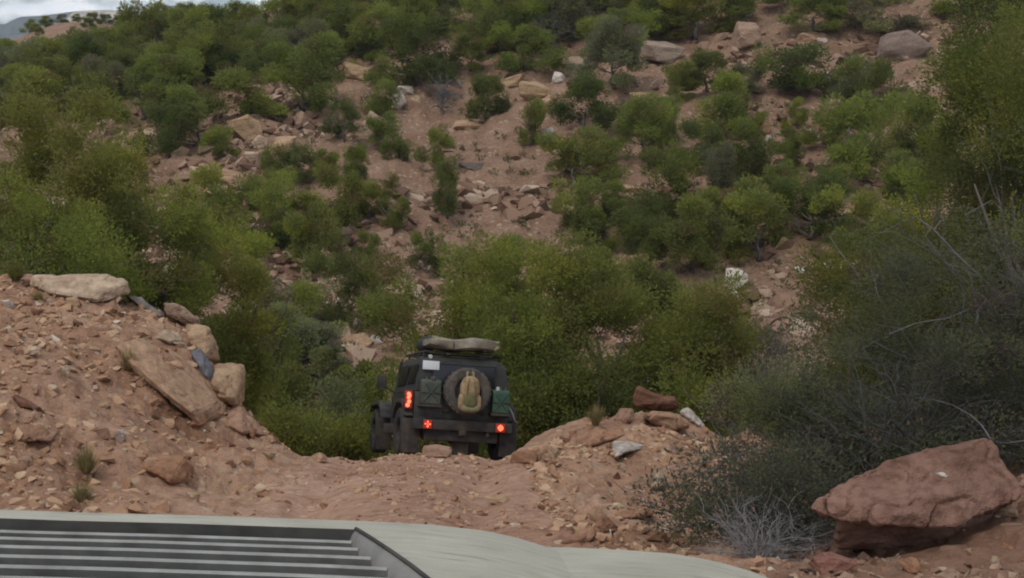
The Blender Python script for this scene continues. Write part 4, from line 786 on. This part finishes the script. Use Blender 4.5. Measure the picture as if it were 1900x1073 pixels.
b = MB(); b.box((0, -.44, .36), (1.16, .26, .20)); b.build('fuel_tank_guard', M_BLACK, jeep, .03)
for s_ in (-1, 1):
    b = MB(); b.box((s_ * .80, 1.05, .42), (.12, .95, .16)); b.build('side_step', M_BLACK, jeep, .02)
b = MB(); b.tube([(-.72, 0, .37), (.72, 0, .37)], .05, 10); b.lathe([(.02, -.17), (.10, -.14), (.17, -.04), (.17, .04), (.10, .14), (.02, .17)], (.05, 0, .36), 'y', 16); b.build('rear_axle', M_BLACK, jeep)
b = MB(); b.tube([(-.72, 2.36, .37), (.72, 2.36, .37)], .05, 10); b.build('front_axle', M_BLACK, jeep)
for x, y, w_ in ((.02, -.45, .26), (-.77, -.47, .28), (.77, -.47, .28), (-.77, 1.90, .26), (.77, 1.90, .26)):
    b = MB(); b.box((x, y, .32 if abs(x) > .5 else .24), (w_, .02, .52 if abs(x) > .5 else .40)); b.build('mud_flap', M_BLACK, jeep, .004)
b = MB(); b.tube([(.33, 1.5, .42), (.33, .4, .46), (.36, -.2, .50), (.40, -.62, .38)], .035, 8); b.build('exhaust_pipe', M_STEEL, jeep)
b = MB(); b.box((0, .9, .44), (1.1, 2.9, .10)); b.build('chassis', M_BLACK, jeep, .02)
def lamp(name, c, w_, h_, leds):
    hs = MB(); hs.box((c[0], c[1] + .02, c[2]), (w_, .05, h_)); o = hs.build(name, M_BLACK, jeep, .012)
    l = MB(); l.box((c[0], c[1] - .012, c[2]), (w_ * .86, .016, h_ * .88)); l.build('lens', M_LENS, o, .006)
    d = MB()
    for dx, dz, r_ in leds:
        d.lathe([(.0005, -.028), (r_ * .7, -.027), (r_, -.021), (r_, -.016)], (c[0] + dx, c[1], c[2] + dz), 'y', 12)
    d.build('bulb', M_LED, o); return o
CROSS = [(0, .036, .013), (0, -.034, .015), (.034, 0, .014), (-.036, .004, .012), (0, 0, .011)]
lamp('tail_light', (-.84, -.50, .86), .13, .30, [(0, .085, .03), (0, .03, .028), (.01, -.03, .03), (-.01, -.085, .032), (.022, .06, .018)])
lamp('brake_light', (-.56, -.69, .50), .15, .15, CROSS); lamp('brake_light', (.58, -.69, .50), .17, .15, CROSS + [(.02, .02, .016), (-.02, -.02, .016), (.02, -.02, .016), (-.02, .02, .016)])
b = MB(); b.box((-.53, -.556, 1.40), (.26, .014, .135)); b.build('licence_plate', M_PLATE, jeep, .004)
b = MB(); b.lathe([(.001, -.03), (.03, -.025), (.035, 0), (.03, .02)], (-.55, -.56, 1.53), 'y', 12); b.build('plate_lamp', M_CAP, jeep)
b = MB(); b.tube([(.66, -.54, .78), (.72, -.60, .84), (.80, -.58, .72), (.86, -.50, .62), (.93, -.40, .60)], .012, 6); b.build('cable', M_CAP, jeep)
b = MB()
for x in (-.60, .60): b.tube([(x, -.42, 1.62), (x, 1.1, 1.63)], .018, 6)
for y in (-.40, .1, .6, 1.08): b.tube([(-.60, y, 1.62), (.60, y, 1.62)], .014, 6)
for x in (-.60, .60):
    for y in (-.3, .9): b.tube([(x, y, 1.50), (x, y, 1.62)], .016, 6)
b.build('roof_rack', M_BLACK, jeep)
# load on the rack: a flat folded tan tarp bundle
def carried(name, off, label, cat, group=None):
    e = empty(name); e.matrix_world = JM @ Matrix.Translation(off); tag(e, label, cat, group); return e
tb = carried('tarp_bundle', (.0, -.25, 1.64), 'tan folded tarp bundle strapped across the roof of the truck', 'tarp')
b = MB(); NS, NC = 22, 18; vs = []
for i in range(NS):
    x = -.57 + 1.14 * i / (NS - 1); k = 1 - .35 * (abs(2 * i / (NS - 1) - 1)) ** 8
    for j in range(NC):
        a = j * 2 * math.pi / NC; ca, sa = math.cos(a), math.sin(a)
        ry = .36 * (1 + .08 * math.sin(x * 9 + 2 * a)); rz = (.085 + .012 * math.sin(x * 5 + 1)) * (1 + .08 * math.sin(3 * a + x * 14))
        vs.append((x, ry * k * math.copysign(abs(ca) ** .4, ca), .12 + rz * k * math.copysign(abs(sa) ** .4, sa) + .018 * math.sin(x * 7)))
fs = [(i * NC + j, i * NC + (j + 1) % NC, (i + 1) * NC + (j + 1) % NC, (i + 1) * NC + j) for i in range(NS - 1) for j in range(NC)] + [tuple(range(NC)), tuple(reversed(range((NS - 1) * NC, NS * NC)))]
b.add(vs, fs); b.build('tarp', M_TAN, tb)
b = MB(); b.tube([(.46, -.28, .06), (.53, -.3, .10), (.535, -.28, .17), (.44, -.25, .17)], .035, 8); b.tube([(-.52, -.22, .20), (-.40, -.27, .185), (-.30, -.29, .17)], .022, 8); b.build('rolled_edge', M_KHAKI, tb)
for x in (-.2, .3):
    b = MB(); b.tube([(x, -.33, .02), (x, -.33, .12), (x, -.2, .20), (x, .2, .20), (x, .33, .10), (x, .33, .02), (x, -.33, .02)], .011, 5); b.build('strap', M_BLACK, tb)
rb = carried('roof_bag', (-.46, .25, 1.64), 'black duffel bag on the left front of the truck roof', 'bag')
b = MB(); b.lathe([(.01, -.30), (.09, -.28), (.125, -.2), (.13, 0), (.125, .2), (.09, .28), (.01, .30)], (0, 0, .13), 'y', 16); b.build('bag', M_CANVAS, rb)
b = MB(); b.tube([(-.12, -.12, .14), (-.06, -.10, .27), (.06, .1, .27), (.12, .12, .14)], .014, 6); b.build('handle', M_BLACK, rb)
def jerry(off, m, label, w_, h_, capm):
    e = carried('jerry_can', off, label, 'jerry can', 'jerry cans on the tailgate of the truck')
    b = MB(); b.prism([(-.085, 0), (-.085, h_ * .9), (-.06, h_), (.06, h_), (.075, h_ * .9), (.075, 0)], -w_ / 2, w_ / 2); b.build('can', m, e, .028, 3)
    b = MB()
    for q in (-1, 1): b.tube([(q * w_ * .36, -.092, h_ * .14), (-q * w_ * .30, -.092, h_ * .80)], .012, 6)
    b.build('pressing', m, e)
    for x in (-.25, 0, .25):
        b = MB(); b.tube([(x * w_, -.05, h_ * .98), (x * w_, -.035, h_ * 1.08), (x * w_, .05, h_ * 1.08), (x * w_, .06, h_ * .98)], .012, 6); b.build('handle', m, e)
    b = MB(); b.lathe([(.001, h_ * 1.14), (.03, h_ * 1.13), (.034, h_ * 1.0), (.03, h_ * .96)], (w_ * .1 if m is M_CANG else -w_ * .2, -.055, 0), 'z', 12); b.build('cap', capm, e)
    b = MB(); b.box((0, -.005, -.02), (w_ * 1.1, .22, .04)); b.tube([(-w_ * .53, -.09, h_ * .45), (w_ * .53, -.09, h_ * .45)], .010, 5); b.build('can_holder', M_BLACK, e, .004)
jerry((-.53, -.62, .80), M_CANG, 'drab green jerry can under the licence plate left of the spare wheel', .31, .38, M_STEEL)
jerry((.57, -.62, .72), M_CAN, 'bright green jerry can with a pale cap right of the spare wheel', .27, .36, M_CAP)
# tan day pack hung on the spare wheel
def blob(c, r, seed, m, name, par, amt=.05):
    bm = bmesh.new(); bmesh.ops.create_icosphere(bm, subdivisions=3, radius=1)
    for v in bm.verts:
        p = v.co; q = Vector([math.copysign(abs(x) ** .78, x) for x in p]); d = 1 + amt * 2 * mn.noise(p * 2.2 + Vector((seed, 0, 0)))
        v.co = Vector((q.x * r[0] * d, q.y * r[1] * d, q.z * r[2] * d)) + Vector(c)
    for f in bm.faces: f.smooth = True
    me = bpy.data.meshes.new(name); bm.to_mesh(me); bm.free(); me.materials.append(m); return link(name, me, par)
bp_ = carried('backpack', (.03, -.86, .74), 'tan day pack with side pockets hanging on the spare wheel of the truck', 'backpack')
blob((0, 0, .32), (.15, .09, .20), 1, M_PACK, 'main_pocket', bp_); blob((0, -.05, .13), (.10, .06, .11), 2, M_OLIVE, 'front_pocket', bp_)
for s_ in (-1, 1): blob((s_ * .125, -.01, .12), (.055, .055, .125), 3 + s_, M_PACK, 'side_pocket', bp_)
blob((0, -.02, .03), (.15, .07, .07), 7, M_KHAKI, 'base_panel', bp_)
for s_ in (-1, 1):
    b = MB(); b.tube([(s_ * .05, .0, .46), (s_ * .05, .02, .55), (s_ * .03, .08, .60), (s_ * .03, .18, .60)], [.022, .02, .018, .016], 6); b.build('strap', M_KHAKI, bp_)
    b = MB(); b.tube([(s_ * .07, -.088, .18), (s_ * .06, -.098, .34), (s_ * .03, -.06, .48)], .010, 5); b.build('webbing', M_OLIVE, bp_)
# ------------------------------------------------------------------ the pale car the photo is taken from: hood, vent and fenders
def paint_mat():
    m, t, b = mat('dusty_pale_paint'); g = nn(t, 'ShaderNodeTexCoord').outputs['Object']
    mpn = nn(t, 'ShaderNodeMapping'); mpn.inputs['Scale'].default_value = (4, 22, 4); t.links.new(g, mpn.inputs['Vector'])
    n1 = noise(t, 2.0, 5, .6, mpn.outputs[0]); n2 = noise(t, 6, 5, .65, g); n3 = noise(t, 180, 3, .6, g)
    r1 = ramp(t, [(.27, (.25, .238, .19)), (.42, (.415, .395, .315)), (.75, (.48, .46, .368))]); t.links.new(n1.outputs['Fac'], r1.inputs['Fac'])  # dust streaks, plus dark thin streaks that paint reflections into the colour
    r2 = ramp(t, [(.3, (.86, .85, .82)), (.6, (1, 1, 1))]); t.links.new(n2.outputs['Fac'], r2.inputs['Fac'])
    c = mixc(t, .9, r1.outputs['Color'], r2.outputs['Color'], 'MULTIPLY'); r3 = ramp(t, [(.3, (.9, .9, .88)), (.7, (1.06, 1.06, 1.06))]); t.links.new(n3.outputs['Fac'], r3.inputs['Fac'])
    c = mixc(t, .7, c, r3.outputs['Color'], 'MULTIPLY'); t.links.new(c, b.inputs['Base Color'])
    rr = ramp(t, [(.3, (.38, .38, .38)), (.7, (.62, .62, .62))]); t.links.new(n2.outputs['Fac'], rr.inputs['Fac']); t.links.new(rr.outputs['Color'], b.inputs['Roughness']); b.inputs['Specular IOR Level'].default_value = .35
    bp = nn(t, 'ShaderNodeBump'); bp.inputs['Strength'].default_value = .08; bp.inputs['Distance'].default_value = .003; t.links.new(n3.outputs['Fac'], bp.inputs['Height']); t.links.new(bp.outputs[0], b.inputs['Normal'])
    return m
M_PAINT = paint_mat()
M_TRIM = simple('grey_plastic', (.205, .205, .19), .7, var=.22, scale=14, bump=.1, dust=.3)
M_SLOT = simple('vent_black', (.035, .036, .034), .85, var=.5, scale=16, bump=.1, dust=.06)
M_SLAT = simple('vent_slat', (.27, .27, .245), .65, var=.3, scale=16, bump=.05, dust=.15)
EYE_H = 1.72
car = empty('car'); car.matrix_world = Matrix.Translation((0, 0, EYE)) @ Matrix.Rotation(-PITCH, 4, 'X') @ Matrix.Translation((0, 0, -EYE_H))
tag(car, 'pale dusty car with louvred hood vent at the bottom of the view', 'car')
XC = -.80
def zf(x):
    x0 = x; x = XC + abs(x - XC); tilt = .03 * (x - XC) - .03 * (x0 - XC)      # the hood is symmetric about XC; the car rolls a little
    return tilt + float(np.interp(x, [-.95, -.60, -.28, -.15, -.05, .01, .08, .14, .18, .205, .215], [-.412, -.4205, -.4315, -.438, -.4495, -.463, -.485, -.505, -.528, -.56, -.64]))
def zh(x, t): return EYE_H + zf(x) + .05 * (2.3 - t) - (.07 * ((t - 2.3) / .12) ** 2 if t > 2.3 else 0) - .012 * max(0, (1.5 - t)) 
def xb(t): return float(np.interp(t, [1.60, 1.66, 1.75, 1.85, 1.97, 2.10, 2.20], [-.065, -.082, -.113, -.148, -.190, -.238, -.277]))
T0, T1 = 1.62, 2.20
def patch(mb, f0, f1, ts, n):
    vs = []
    for t in ts:
        for i in range(n):
            x = f0(t) + (f1(t) - f0(t)) * i / (n - 1); vs.append((x, t, zh(x, t)))
    mb.add(vs, [(a * n + i, a * n + i + 1, (a + 1) * n + i + 1, (a + 1) * n + i) for a in range(len(ts) - 1) for i in range(n - 1)])
lin = lambda a, b_, n: [a + (b_ - a) * i / (n - 1) for i in range(n)]
XR = .215; XL = 2 * XC - XR
hb = MB(); patch(hb, xb, lambda t: XR, lin(T0, T1, 14), 60); patch(hb, lambda t: XL, lambda t: 2 * XC - xb(t), lin(T0, T1, 14), 40)
patch(hb, lambda t: XL, lambda t: XR, lin(T1, 2.30, 6) + lin(2.315, 2.46, 10), 150); patch(hb, lambda t: XL, lambda t: XR, lin(.95, T0, 12), 150)
me = bpy.data.meshes.new('hood'); me.from_pydata(hb.v, [], hb.f); me.materials.append(M_PAINT)
bm = bmesh.new(); bm.from_mesh(me); bmesh.ops.remove_doubles(bm, verts=bm.verts, dist=.0004); bmesh.ops.recalc_face_normals(bm, faces=bm.faces)
for f in bm.faces: f.smooth = True
bm.to_mesh(me); bm.free(); hood = link('hood', me, car)
# recessed vent: sloping side walls, dark pan, slats
xi = lambda t: xb(t) - .028 - .05 * (T1 - t) / (T1 - T0)
vent = empty('hood_vent'); vent.parent = car
for mir in (0, 1):
    wb = MB(); vs = []; ts = lin(T0, T1, 24)
    for t in ts:
        for q in range(5):
            k = q / 4; x = xb(t) + (xi(t) - xb(t)) * k; z = zh(xb(t), t) - .0005 - .075 * k ** 1.5 - (.002 * math.sin(t * 90) if 0 < q < 4 else 0)
            vs.append(((2 * XC - x) if mir else x, t, z))
    wb.add(vs, [(a * 5 + i, a * 5 + i + 1, (a + 1) * 5 + i + 1, (a + 1) * 5 + i) for a in range(len(ts) - 1) for i in range(4)])
    wb.build('vent_side', M_TRIM, vent)
for mir in (0, 1):
    sl = MB(); sl.tube([((2 * XC - xb(t)) if mir else xb(t), t, zh(xb(t), t) + .0015) for t in lin(T0 - .005, T1, 24)], .0035, 6); sl.build('seal', M_BLACK, vent)
pb = MB(); vs = []
for t in lin(T0, T1, 12):
    for i in range(30):
        x = (2 * XC - xi(t)) + (2 * xi(t) - 2 * XC) * i / 29; vs.append((x, t, zh(x, t) - .075))
pb.add(vs, [(a * 30 + i, a * 30 + i + 1, (a + 1) * 30 + i + 1, (a + 1) * 30 + i) for a in range(11) for i in range(29)])
lip = MB()
for t in (T0, T1):                                   # end walls of the pan
    vs = []
    for i in range(30):
        x = (2 * XC - xb(t)) + (2 * xb(t) - 2 * XC) * i / 29; vs += [(x, t, zh(x, t) - .001), (x, t + (.006 if t == T1 else -.012), zh(x, t) - (.022 if t == T1 else .080))]
    (lip if t == T1 else pb).add(vs, [(2 * i, 2 * i + 1, 2 * i + 3, 2 * i + 2) for i in range(29)])
pb.build('vent_pan', M_SLOT, vent); lip.build('vent_lip', M_LIP, vent)
for tc_, xe in ((2.105, -.272), (2.035, -.252), (1.955, -.222), (1.870, -.188), (1.785, -.150), (1.70, -.112)):
    sb = MB(); vs = []; n = 26; xr = min(xe, xb(tc_) - .004)
    for i in range(n):
        x = (2 * XC - xr) + (2 * xr - 2 * XC) * i / (n - 1); z = zh(x, tc_) - .006
        vs += [(x, tc_ + .008, z - .004), (x, tc_ + .004, z), (x, tc_ - .006, z + .0005), (x, tc_ - .009, z - .002), (x, tc_ - .001, z - .016), (x, tc_ + .006, z - .016)]
    sb.add(vs, [(i * 6 + j, i * 6 + (j + 1) % 6, (i + 1) * 6 + (j + 1) % 6, (i + 1) * 6 + j) for i in range(n - 1) for j in range(6)] + [tuple(range(6)), tuple(reversed(range((n - 1) * 6, n * 6)))])
    sb.build('slat', M_SLAT, vent)
def zfen(x): return EYE_H + float(np.interp(x, [-.05, .05, .092, .153, .23, .306, .36, .409, .455, .50, .545, .575, .59], [-.492, -.489, -.4885, -.491, -.495, -.501, -.510, -.521, -.534, -.552, -.585, -.64, -.78]))
for mir in (0, 1):
    fb = MB(); vs = []; ts = lin(.95, 2.33, 22) + lin(2.345, 2.50, 10); n = 70
    for t in ts:
        for i in range(n):
            x = .02 + .57 * (i / (n - 1)) ** .9; z = zfen(x) + .03 * (2.35 - t) - (.08 * ((t - 2.33) / .17) ** 2 if t > 2.33 else 0); vs.append(((2 * XC - x) if mir else x, t, z))
    fb.add(vs, [(a * n + i, a * n + i + 1, (a + 1) * n + i + 1, (a + 1) * n + i) for a in range(len(ts) - 1) for i in range(n - 1)]); fb.build('fender', M_PAINT, car)
# ------------------------------------------------------------------ scattered stones
sr = random.Random(5)
SL = [l for l in LAND]
CN = {'pale': 'pale', 'tan': 'tan', 'rust': 'rust red', 'brown': 'dark brown', 'white': 'whitish'}
def scatter(n, pick, size, cw, word, tilt=20):
    k = 0; tries = 0
    while k < n and tries < n * 30:
        tries += 1; px, py, Y = pick()
        if Y is None: continue
        w_ = size(); h_ = w_ * sr.uniform(.4, .8)
        if any(abs(px - a) < (w_ * .6) and abs(py - b) < (w_ * .45) for a, b in ALLROCK): continue
        if abs(Y - 19.5) < 3 and 640 < px < 990: continue
        c = sr.choices(list(cw), list(cw.values()))[0]; flat = sr.random() < .4
        o = rock(px, py, w_, h_ * (.6 if flat else 1), c, 'x', Y=Y, slab=flat, tilt=(sr.uniform(-tilt, tilt), sr.uniform(-tilt, tilt)), sink=.8, r=sr, depth=sr.uniform(.6, 1.1))
        pend(o, f"{CN[c]} {'flat' if flat else 'blocky'} @ {where(px, py, SL)}", px, py); k += 1
def in_bank():
    px = sr.uniform(0, 620); py = sr.uniform(520, 945); Y = gray(px, py, 7.5)
    return px, py, Y if Y < 18.5 and px < 640 and py > 520 + max(0, px - 240) * .9 else None
def in_mound():
    px = sr.uniform(985, 1420); py = sr.uniform(770, 1010); Y = gray(px, py, 7.5); return px, py, Y if Y < 18 else None
def in_road():
    px = sr.uniform(330, 1150); py = sr.uniform(850, 960); return px, py, gray(px, py, 7.5)
def in_right():
    px = sr.uniform(1430, 1890); py = sr.uniform(990, 1068); return px, py, gray(px, py, 5.5)
def in_hill():
    px = sr.uniform(340, 1560); py = sr.uniform(90, 700)
    if not (px > 560 and abs(px - 860) < 420 - (py - 300) * .3) and sr.random() < .5: return px, py, None
    Y = gray(px, py, 30); return px, py, Y if Y > 36 else None
scatter(88, in_bank, lambda: sr.uniform(16, 44), {'pale': 3, 'tan': 5, 'rust': 3, 'brown': 1.2, 'white': .5}, 'rock', 30)
scatter(42, in_mound, lambda: sr.uniform(14, 38), {'pale': 2, 'tan': 4, 'rust': 4, 'brown': 2}, 'rock')
scatter(14, in_road, lambda: sr.uniform(12, 26), {'tan': 4, 'rust': 3, 'pale': 1}, 'rock')
scatter(14, in_right, lambda: sr.uniform(18, 44), {'tan': 3, 'rust': 4, 'brown': 2}, 'rock')
scatter(62, in_hill, lambda: sr.uniform(12, 30), {'pale': 3, 'tan': 5, 'rust': 1.5, 'brown': 1}, 'rock')
settle(('stone',))
# --- the small rubble nobody could count
def rubble_mat(name, stops):
    m, t, b = mat(name); at = nn(t, 'ShaderNodeAttribute', attribute_name='tint'); r = ramp(t, stops); t.links.new(at.outputs['Fac'], r.inputs['Fac'])
    n = noise(t, 22, 4, .7, nn(t, 'ShaderNodeNewGeometry').outputs['Position']); r2 = ramp(t, [(.3, (.75, .74, .73)), (.7, (1.15, 1.15, 1.15))]); t.links.new(n.outputs['Fac'], r2.inputs['Fac'])
    t.links.new(mixc(t, .8, r.outputs['Color'], r2.outputs['Color'], 'MULTIPLY'), b.inputs['Base Color']); b.inputs['Roughness'].default_value = .95; b.inputs['Specular IOR Level'].default_value = .12
    return m
M_RUB = rubble_mat('rubble_stone', [(0, (.17, .09, .055)), (.3, (.34, .195, .115)), (.6, (.45, .29, .18)), (.85, (.50, .36, .24)), (1, (.58, .48, .37))])
M_RUBH = rubble_mat('hill_stone', [(0, (.10, .06, .042)), (.3, (.22, .132, .088)), (.6, (.32, .21, .145)), (.85, (.44, .33, .235)), (1, (.54, .45, .35))])
TPL = []
for k in range(8):
    bm = bmesh.new()
    for p in block_pts(random.Random(900 + k), 11, 1, .6): bm.verts.new(p)
    bmesh.ops.convex_hull(bm, input=bm.verts); bmesh.ops.delete(bm, geom=[v for v in bm.verts if not v.link_faces], context='VERTS'); bmesh.ops.triangulate(bm, faces=bm.faces)
    bm.verts.index_update(); TPL.append((np.array([v.co[:] for v in bm.verts]), np.array([[v.index for v in f.verts] for f in bm.faces]))); bm.free()
def rubble(name, n, mask, smin, smax, pw, seed, flat=(.35, .8), wl=2.0, m=None):
    r = np.random.default_rng(seed); idx = np.argwhere(mask); pr = np.clip(fbm(GX, GY, wl, 4, 300 + seed) + .25, .03, 1)[idx[:, 0], idx[:, 1]] ** 1.6     # gathers in drifts
    sel = idx[r.choice(len(idx), n, p=pr / pr.sum())]; i, j = sel[:, 0], sel[:, 1]; VS = []; TS = []; TI = []; b = 0
    u = r.random(n)[:, None]; v = r.random(n)[:, None]
    A = np.stack([GX, GY, GZ], 2); pos = A[i, j] * (1 - u) * (1 - v) + A[i + 1, j] * u * (1 - v) + A[i, j + 1] * (1 - u) * v + A[i + 1, j + 1] * u * v
    for q in range(n):
        tv, tt = TPL[r.integers(8)]; s = smin + (smax - smin) * r.random() ** pw
        a, t1, t2 = r.uniform(0, 6.28), r.normal() * .35, r.normal() * .35
        R = np.array(Matrix.Rotation(a, 3, 'Z') @ Matrix.Rotation(t1, 3, 'X') @ Matrix.Rotation(t2, 3, 'Y'))
        V = (tv * np.array([s, s * r.uniform(.55, 1), s * r.uniform(*flat)])) @ R.T + pos[q] + np.array([0, 0, s * .02])
        VS.append(V); TS.append(tt + b); b += len(tv); TI.append(np.full(len(tt), np.clip(r.normal(.42, .24), 0, 1)))
    o = link(name, np_mesh(name, np.concatenate(VS), T=np.concatenate(TS), m=m or M_RUB, tint=np.concatenate(TI))); tag(o, kind='stuff'); return o
INV = (GPX[:-1, :-1] > -120) & (GPX[:-1, :-1] < 2020)
c_ = lambda M: M[:-1, :-1] & INV
rubble('rubble', 5000, c_(BANKM) & (GY[:-1, :-1] > 7.5) & (GY[:-1, :-1] < 19), .02, .20, 3.6, 1, wl=3.5)
rubble('gravel', 3200, c_(MOUNDM & (GY > 5) & (GY < 20)), .02, .18, 3.4, 2)
rubble('ground_gravel', 2600, c_(~MOUNDM & ~HILLM & ~ROAD & ~BANKM & (GY > 5) & (GY < 20)), .015, .13, 2.8, 5, m=M_RUBH)
rubble('road_gravel', 2000, c_(ROAD) & (GY[:-1, :-1] > 7) & (GY[:-1, :-1] < 17), .012, .10, 3.6, 3, wl=1.6)
rubble('hillside_rubble', 26000, c_(HILLM) & (GY[:-1, :-1] < 130), .08, 1.4, 3.8, 4, wl=8.0, m=M_RUBH)
# grass and low scrub, uncountable, on the hillside and in the gully
def scrub(name, n, mask, s0, s1, seed, col):
    r = np.random.default_rng(seed); idx = np.argwhere(mask); sel = idx[r.integers(0, len(idx), n)]; A = np.stack([GX, GY, GZ], 2)[sel[:, 0], sel[:, 1]]
    K = 34; k = np.repeat(np.arange(n), K); N = n * K; s = r.uniform(s0, s1, n)[k][:, None]
    a = r.uniform(0, 6.28, N); el = r.uniform(.2, 1.5, N); d = np.stack([np.cos(a) * np.cos(el), np.sin(a) * np.cos(el), np.sin(el)], 1)
    p = A[k] + d * s * r.uniform(.1, .8, N)[:, None] * np.array([1, 1, .8]); e = d + r.normal(size=(N, 3)) * .5; e /= np.linalg.norm(e, axis=1, keepdims=True)
    sd_ = np.cross(e, r.normal(size=(N, 3))); sd_ /= np.linalg.norm(sd_, axis=1, keepdims=True); L = s * .38
    V = np.stack([p, p + e * L * .5 + sd_ * L * .17, p + e * L, p + e * L * .5 - sd_ * L * .17], 1).reshape(-1, 3)
    o = link(name, np_mesh(name, V, Q=np.arange(N * 4).reshape(-1, 4), m=M_LEAF, tint=np.clip(r.uniform(.15, .85, n)[k] + .1 * r.normal(size=N), 0, 1))); o.color = (*col, 1); tag(o, kind='stuff')
scrub('ground_cover', 2600, c_(HILLM) & (GY[:-1, :-1] > 40) & (GY[:-1, :-1] < 130), .12, .55, 8, (.15, .15, .075))
scrub('undergrowth', 420, c_(~HILLM) & (GY[:-1, :-1] > 21) , .2, .6, 9, (.10, .11, .045))
# ------------------------------------------------------------------ far mesas
def mesa(pts, Y, depth, m, name, floor=330):
    mb = MB(); n = len(pts); r = random.Random(len(pts)); vs = []
    lv = [(0, 0.0), (.35, .06), (.38, .10), (1, .55)]   # share of the drop, spread outward
    base = float(zof(floor, Y))
    front = []
    for dr, spd in lv:
        front.append([(P(px, py, Y).x, Y - spd * depth + r.uniform(-.01, .01) * depth, P(px, py, Y).z * (1 - dr) + base * dr) for px, py in pts])
    back = [(x, y + depth, z) for x, y, z in front[0]]; bot = [(x, y + depth, base) for x, y, z in front[0]]
    rws = [bot, back] + front; k = len(rws)
    for rw in rws: vs += rw
    fs = [(a * n + i, a * n + i + 1, (a + 1) * n + i + 1, (a + 1) * n + i) for a in range(k - 1) for i in range(n - 1)]
    mb.add(vs, fs); tag(mb.build(name, m, smooth=False), kind='structure')
def mesa_mat(name, c0, c1, sc):
    m, t, b = mat(name); g = nn(t, 'ShaderNodeNewGeometry').outputs['Position']; mpn = nn(t, 'ShaderNodeMapping'); mpn.inputs['Scale'].default_value = (1, 1, 6); t.links.new(g, mpn.inputs['Vector'])
    n = noise(t, sc, 5, .65, mpn.outputs[0]); r = ramp(t, [(.38, c0), (.62, c1)]); t.links.new(n.outputs['Fac'], r.inputs['Fac']); t.links.new(r.outputs['Color'], b.inputs['Base Color']); b.inputs['Roughness'].default_value = 1
    return m
M_MESA = mesa_mat('mesa_rock', (.30, .24, .19), (.62, .55, .44), .02); M_RANGE = mesa_mat('wooded_slope', (.05, .065, .05), (.12, .12, .10), .012)
mesa([(120, 40), (136, 23), (150, 20), (200, 19), (232, 20), (240, 30), (262, 46)], 2600, 500, M_MESA, 'mesa', 130)
mesa([(-300, 60), (-120, 52), (-20, 44), (10, 45), (26, 36), (40, 31), (75, 30), (110, 25), (140, 21), (180, 24), (260, 60)], 3000, 600, M_RANGE, 'far_hills', 130)
# the air: pale haze round the whole place, the sky outside it
hz = MB(); hz.add([(x, y, z) for z in (-75, 420) for x, y in ((-3500, -80), (3500, -80), (3500, 4200), (-3500, 4200))], [(3, 2, 1, 0), (4, 5, 6, 7), (0, 1, 5, 4), (1, 2, 6, 5), (2, 3, 7, 6), (3, 0, 4, 7)])
mh = bpy.data.materials.new('haze'); mh.use_nodes = True; th = mh.node_tree; th.nodes.clear(); ho = nn(th, 'ShaderNodeOutputMaterial'); pv = nn(th, 'ShaderNodeVolumePrincipled')
pv.inputs['Color'].default_value = (.78, .87, 1, 1); pv.inputs['Density'].default_value = .00016; th.links.new(pv.outputs[0], ho.inputs['Volume'])
HAZE = True
if HAZE: tag(hz.build('haze', mh, smooth=False), kind='stuff')
